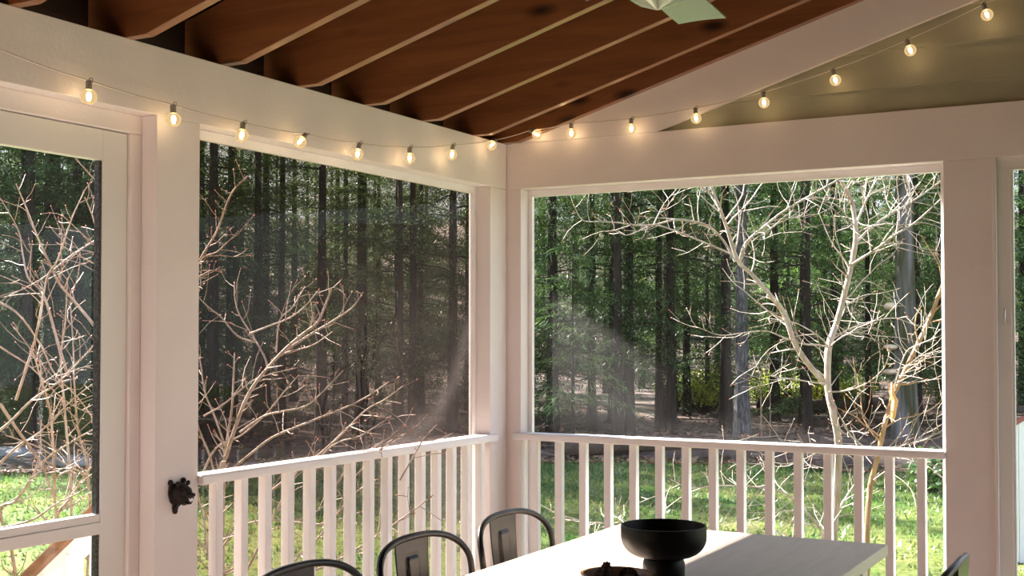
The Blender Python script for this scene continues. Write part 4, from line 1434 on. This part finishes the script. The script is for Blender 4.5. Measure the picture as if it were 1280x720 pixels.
# low limbs seen between the balusters
limb([(1030, 700), (1027, 665), (1014, 647), (993, 625), (977, 615), (956, 610), (933, 608), (897, 607), (864, 610), (840, 600)], 6.95, 6.6, 0.013, 0.004, rngt, bt, TM, tw_len=0.22, tw_gap=0.10)
limb([(1030, 690), (1043, 647), (1066, 609), (1080, 590)], 6.95, 7.2, 0.013, 0.006, rngt, bt, TM, tw_len=0.2, tw_gap=0.12)
limb([(1040, 790), (1000, 710), (960, 676), (920, 668), (880, 662)], 6.9, 6.5, 0.012, 0.004, rngt, bt, TM, tw_len=0.22, tw_gap=0.08)
limb([(1040, 830), (940, 740), (860, 690), (800, 668), (760, 655), (730, 652), (690, 640)], 6.9, 6.6, 0.014, 0.004, rngt, bt, TM, tw_len=0.24, tw_gap=0.085)
limb([(1030, 560), (1010, 572), (985, 580), (955, 578), (925, 592)], 7.0, 6.7, 0.008, 0.003, rngt, bt, TM, tw_len=0.2, tw_gap=0.08)

# shrub seen through the left panel
rs = random.Random(31)
SM = [BARK_W, BUD]
base = at(282, 600, 5.7); base.z = GZ
sh = thing('bare_shrub', 'bare many stemmed shrub spreading behind the left half of the smoky panel', 'shrub', base)
K = dict(rng=rs, root=sh, mats=SM, tw_len=0.13, tw_gap=0.12, buds=0.012, up=0.4, level=2, spread=0.25, tw_from=0.35, thin=0.72)
for pts, d0, d1, r0 in [
    ([(280, 980), (272, 720), (273, 600), (283, 570), (290, 547), (312, 490), (350, 443), (378, 418), (397, 403), (408, 378), (414, 362)], 5.6, 5.3, 0.016),
    ([(284, 980), (279, 720), (280, 590), (284, 550), (290, 510), (292, 470), (293, 443)], 5.8, 5.9, 0.013),
    ([(340, 450), (360, 440), (390, 432), (415, 415)], 5.5, 5.2, 0.007),
    ([(350, 443), (385, 420), (415, 402), (440, 385), (453, 367)], 5.45, 5.3, 0.009),
    ([(335, 460), (330, 445), (316, 420), (300, 395), (294, 375), (293, 355)], 5.5, 5.8, 0.008),
    ([(312, 417), (335, 408), (363, 397), (382, 382), (397, 364)], 5.6, 5.4, 0.007),
    ([(320, 428), (297, 420), (277, 397), (262, 385), (247, 370), (235, 350)], 5.6, 5.6, 0.007),
    ([(300, 540), (330, 520), (355, 514), (383, 507), (405, 488), (427, 465)], 5.5, 5.2, 0.008),
    ([(285, 590), (310, 570), (340, 547), (380, 530), (423, 513), (455, 498), (485, 478)], 5.5, 5.0, 0.010),
    ([(330, 620), (370, 590), (400, 567), (430, 540), (457, 513), (480, 500), (503, 483)], 5.5, 5.1, 0.010),
    ([(390, 600), (405, 567), (425, 552), (450, 545), (477, 528)], 5.3, 5.1, 0.007),
    ([(410, 620), (440, 580), (470, 557), (488, 546), (503, 532)], 5.3, 5.0, 0.008),
    ([(440, 600), (470, 568), (485, 553), (512, 540)], 5.2, 4.9, 0.006),
    ([(500, 600), (520, 565), (530, 548), (545, 532)], 5.1, 4.9, 0.005),
    ([(345, 440), (350, 400), (365, 385), (380, 360)], 5.5, 5.7, 0.006),
    ([(275, 620), (262, 570), (250, 540), (238, 500), (225, 450)], 5.7, 5.6, 0.009),
    ([(282, 560), (268, 520), (256, 490), (250, 450), (240, 420)], 5.7, 5.9, 0.008),
    ([(255, 520), (280, 505), (310, 480), (330, 470), (370, 460)], 5.7, 5.6, 0.007),
    ([(250, 600), (270, 560), (300, 545), (330, 520), (355, 490), (372, 470)], 5.6, 5.4, 0.008),
    ([(285, 760), (320, 690), (345, 640), (365, 600), (385, 570)], 5.6, 5.3, 0.011),
    ([(290, 800), (350, 720), (400, 670), (440, 620), (470, 600)], 5.6, 5.2, 0.011),
    ([(280, 760), (262, 700), (255, 650), (248, 620), (245, 590)], 5.6, 5.5, 0.010),
    ([(280, 800), (330, 740), (390, 715), (440, 690), (500, 650), (540, 620)], 5.6, 5.1, 0.010),
    ([(265, 700), (300, 660), (340, 650), (400, 655), (450, 640)], 5.6, 5.3, 0.008),
]:
    limb(pts, d0, d1, r0, max(0.003, r0 * 0.35), **K)

# shrub seen through the storm door
base = at(60, 640, 6.0); base.z = GZ
sh2 = thing('bare_shrub', 'tangled bare shrub with arching pinkish branches outside the storm door', 'shrub', base)
K.update(mats=[BARK_S, BUD], root=sh2, rng=random.Random(57), tw_len=0.16, tw_gap=0.11, up=0.35)
for pts, d0, d1, r0 in [
    ([(66, 980), (68, 720), (70, 650), (86, 625), (101, 603), (120, 576), (150, 540)], 6.0, 5.8, 0.014),
    ([(40, 980), (20, 720), (0, 640), (19, 627), (38, 600), (50, 580), (85, 555), (117, 537), (150, 520)], 6.0, 5.5, 0.012),
    ([(140, 460), (124, 417), (100, 385), (74, 354), (60, 325), (50, 304), (35, 265), (21, 232)], 5.9, 5.7, 0.012),
    ([(85, 470), (70, 420), (58, 378), (48, 360), (35, 347), (28, 315), (23, 288), (0, 247)], 5.9, 6.1, 0.010),
    ([(20, 500), (45, 420), (58, 350), (72, 325), (89, 275), (105, 240)], 5.8, 5.6, 0.009),
    ([(150, 330), (122, 288), (115, 268), (107, 249)], 5.8, 5.8, 0.006),
    ([(150, 340), (120, 308), (100, 290), (80, 271)], 5.7, 5.7, 0.006),
    ([(140, 245), (120, 226), (105, 210), (93, 197)], 5.7, 5.6, 0.006),
    ([(150, 350), (120, 331), (96, 318), (72, 304)], 5.9, 5.8, 0.006),
    ([(150, 280), (120, 300), (100, 312), (84, 323), (50, 350), (10, 370)], 6.1, 5.8, 0.007),
    ([(75, 980), (88, 700), (88, 600), (85, 560), (80, 500), (76, 450), (82, 400), (84, 350)], 6.1, 6.2, 0.012),
    ([(90, 980), (110, 700), (110, 590), (98, 540), (93, 480), (92, 440), (88, 380)], 6.2, 6.4, 0.011),
    ([(72, 720), (68, 600), (66, 550), (62, 510), (50, 470), (40, 440), (18, 410)], 5.9, 5.6, 0.010),
    ([(0, 505), (20, 535), (45, 570), (60, 600), (72, 640)], 5.7, 5.8, 0.012),
    ([(-30, 560), (10, 530), (40, 500), (70, 480), (110, 440), (140, 400)], 5.6, 5.6, 0.010),
    ([(-20, 600), (20, 560), (50, 540), (90, 500), (130, 470)], 5.8, 5.6, 0.009),
    ([(-20, 420), (10, 440), (40, 460), (80, 500), (120, 520)], 5.8, 6.0, 0.008),
    ([(-20, 370), (20, 390), (50, 430), (70, 470), (100, 500), (140, 560)], 5.9, 6.0, 0.009),
    ([(0, 660), (40, 650), (70, 630), (100, 615), (140, 590)], 5.7, 5.5, 0.008),
    ([(150, 640), (120, 600), (90, 585), (50, 560), (10, 545)], 5.9, 5.7, 0.008),
    ([(120, 980), (150, 700), (170, 560), (200, 450), (230, 380), (248, 329), (271, 289), (289, 242), (309, 221)], 5.8, 5.4, 0.012),
    ([(180, 470), (215, 390), (248, 328), (271, 315), (285, 302), (297, 290)], 5.7, 5.4, 0.007),
    ([(190, 450), (230, 360), (250, 345), (264, 338)], 5.7, 5.5, 0.006),
]:
    limb(pts, d0, d1, r0, max(0.003, r0 * 0.35), **K)

# ------------------------------------------------------------------ white shed beyond the right door
p0 = at(1265.5, 534, 11.9); p1 = at(1345, 488, 12.4)
shed = thing('garden_shed', 'bright white boarded shed with reddish roof edge beyond the right screen door', 'shed', (p0.x, p0.y, GZ))
dirw = Vector((p1.x - p0.x, p1.y - p0.y, 0)); Lw = dirw.length; dirw.normalize()
back = Vector((dirw.y, -dirw.x, 0))
back = (FW + RT * 0.62); back.z = 0; back = back.normalized() * 2.0
PA = Vector((p0.x, p0.y, 0))
nb_ = 11
m = MB()
def shed_z(u):
    return p0.z + (p1.z - p0.z) * (u if u < Lw else 2 * Lw - u) / Lw
for k in range(2 * nb_):
    ua, ub = Lw * k / nb_ + 0.004, Lw * (k + 1) / nb_ - 0.004
    A = PA + dirw * ua; B = PA + dirw * ub
    vs = [A + Vector((0, 0, GZ)), B + Vector((0, 0, GZ)), B + Vector((0, 0, shed_z(ub))), A + Vector((0, 0, shed_z(ua)))]
    th = back.normalized() * 0.03
    vs = vs + [v + th for v in vs]
    m.add(vs, [(0, 1, 2, 3), (7, 6, 5, 4), (0, 4, 5, 1), (1, 5, 6, 2), (2, 6, 7, 3), (3, 7, 4, 0)])
A0 = PA + th; A1 = PA + dirw * Lw + th; A2 = PA + dirw * 2 * Lw + th
base_ = [(A0, p0.z - 0.01), (A1, p1.z - 0.01), (A2, p0.z - 0.01)]
vs = [Vector((q.x, q.y, GZ)) for q in (A0, A2)] + [Vector((q.x, q.y, t)) for q, t in reversed(base_)]
vs = vs + [v + back for v in vs]
m.add(vs, [(0, 1, 2, 3, 4), (9, 8, 7, 6, 5), (0, 5, 6, 1), (1, 6, 7, 2), (2, 7, 8, 3), (3, 8, 9, 4), (4, 9, 5, 0)])
m.build('wall', SHEDW, shed)
m = MB()
th = -back.normalized() * 0.05
for qa, za, qb, zb_2 in ((PA - dirw * 0.03, p0.z - 0.015, PA + dirw * Lw, p1.z + 0.005), (PA + dirw * 2 * Lw, p0.z - 0.01, PA + dirw * Lw, p1.z + 0.005)):
    A = Vector((qa.x, qa.y, za)) + th; B = Vector((qb.x, qb.y, zb_2)) + th
    vs = [A, B, B + back * 1.05, A + back * 1.05]; vs = vs + [v + Vector((0, 0, 0.05)) for v in vs]
    m.add(vs, [(0, 3, 2, 1), (4, 5, 6, 7), (0, 1, 5, 4), (1, 2, 6, 5), (2, 3, 7, 6), (3, 0, 4, 7)])
m.build('roof', SHEDR, shed)

# ------------------------------------------------------------------ sky and sun
W = bpy.data.worlds.new('sky'); S.world = W; W.use_nodes = True
nt = W.node_tree
for n in list(nt.nodes): nt.nodes.remove(n)
out = nt.nodes.new('ShaderNodeOutputWorld'); bg = nt.nodes.new('ShaderNodeBackground')
tc = nt.nodes.new('ShaderNodeTexCoord'); sx = nt.nodes.new('ShaderNodeSeparateXYZ')
nt.links.new(tc.outputs['Generated'], sx.inputs[0])
rp = nt.nodes.new('ShaderNodeValToRGB')
rp.color_ramp.elements[0].position, rp.color_ramp.elements[0].color = 0.0, (0.92, 0.96, 1.0, 1)
rp.color_ramp.elements[1].position, rp.color_ramp.elements[1].color = 0.8, (0.46, 0.62, 1.0, 1)
nt.links.new(sx.outputs['Z'], rp.inputs[0]); nt.links.new(rp.outputs[0], bg.inputs[0])
bg.inputs[1].default_value = 0.8
nt.links.new(bg.outputs[0], out.inputs[0])

AZ = math.radians(14)
TANP = (2.075 - TZ) / (TXM + 0.1)
elev = math.atan(TANP * math.cos(AZ))
to_sun = Vector((-math.cos(AZ) * math.cos(elev), math.sin(AZ) * math.cos(elev), math.sin(elev)))
sl = bpy.data.lights.new('sun', 'SUN'); sl.energy = 20.0; sl.angle = 0.0093; sl.color = (1.0, 0.95, 0.895)
so = bpy.data.objects.new('sun', sl); COL.objects.link(so)
so.rotation_mode = 'QUATERNION'; so.rotation_quaternion = (-to_sun).to_track_quat('-Z', 'Y')
so.location = (0, 0, 20)

# ------------------------------------------------------------------ colour management
S.view_settings.view_transform = 'Standard'
S.view_settings.look = 'None'
S.view_settings.exposure = 1.32
S.view_settings.gamma = 1.0
S.view_settings.use_curve_mapping = False
S.cycles.max_bounces = 8
S.cycles.diffuse_bounces = 5
S.cycles.transparent_max_bounces = 12
S.cycles.use_denoising = True
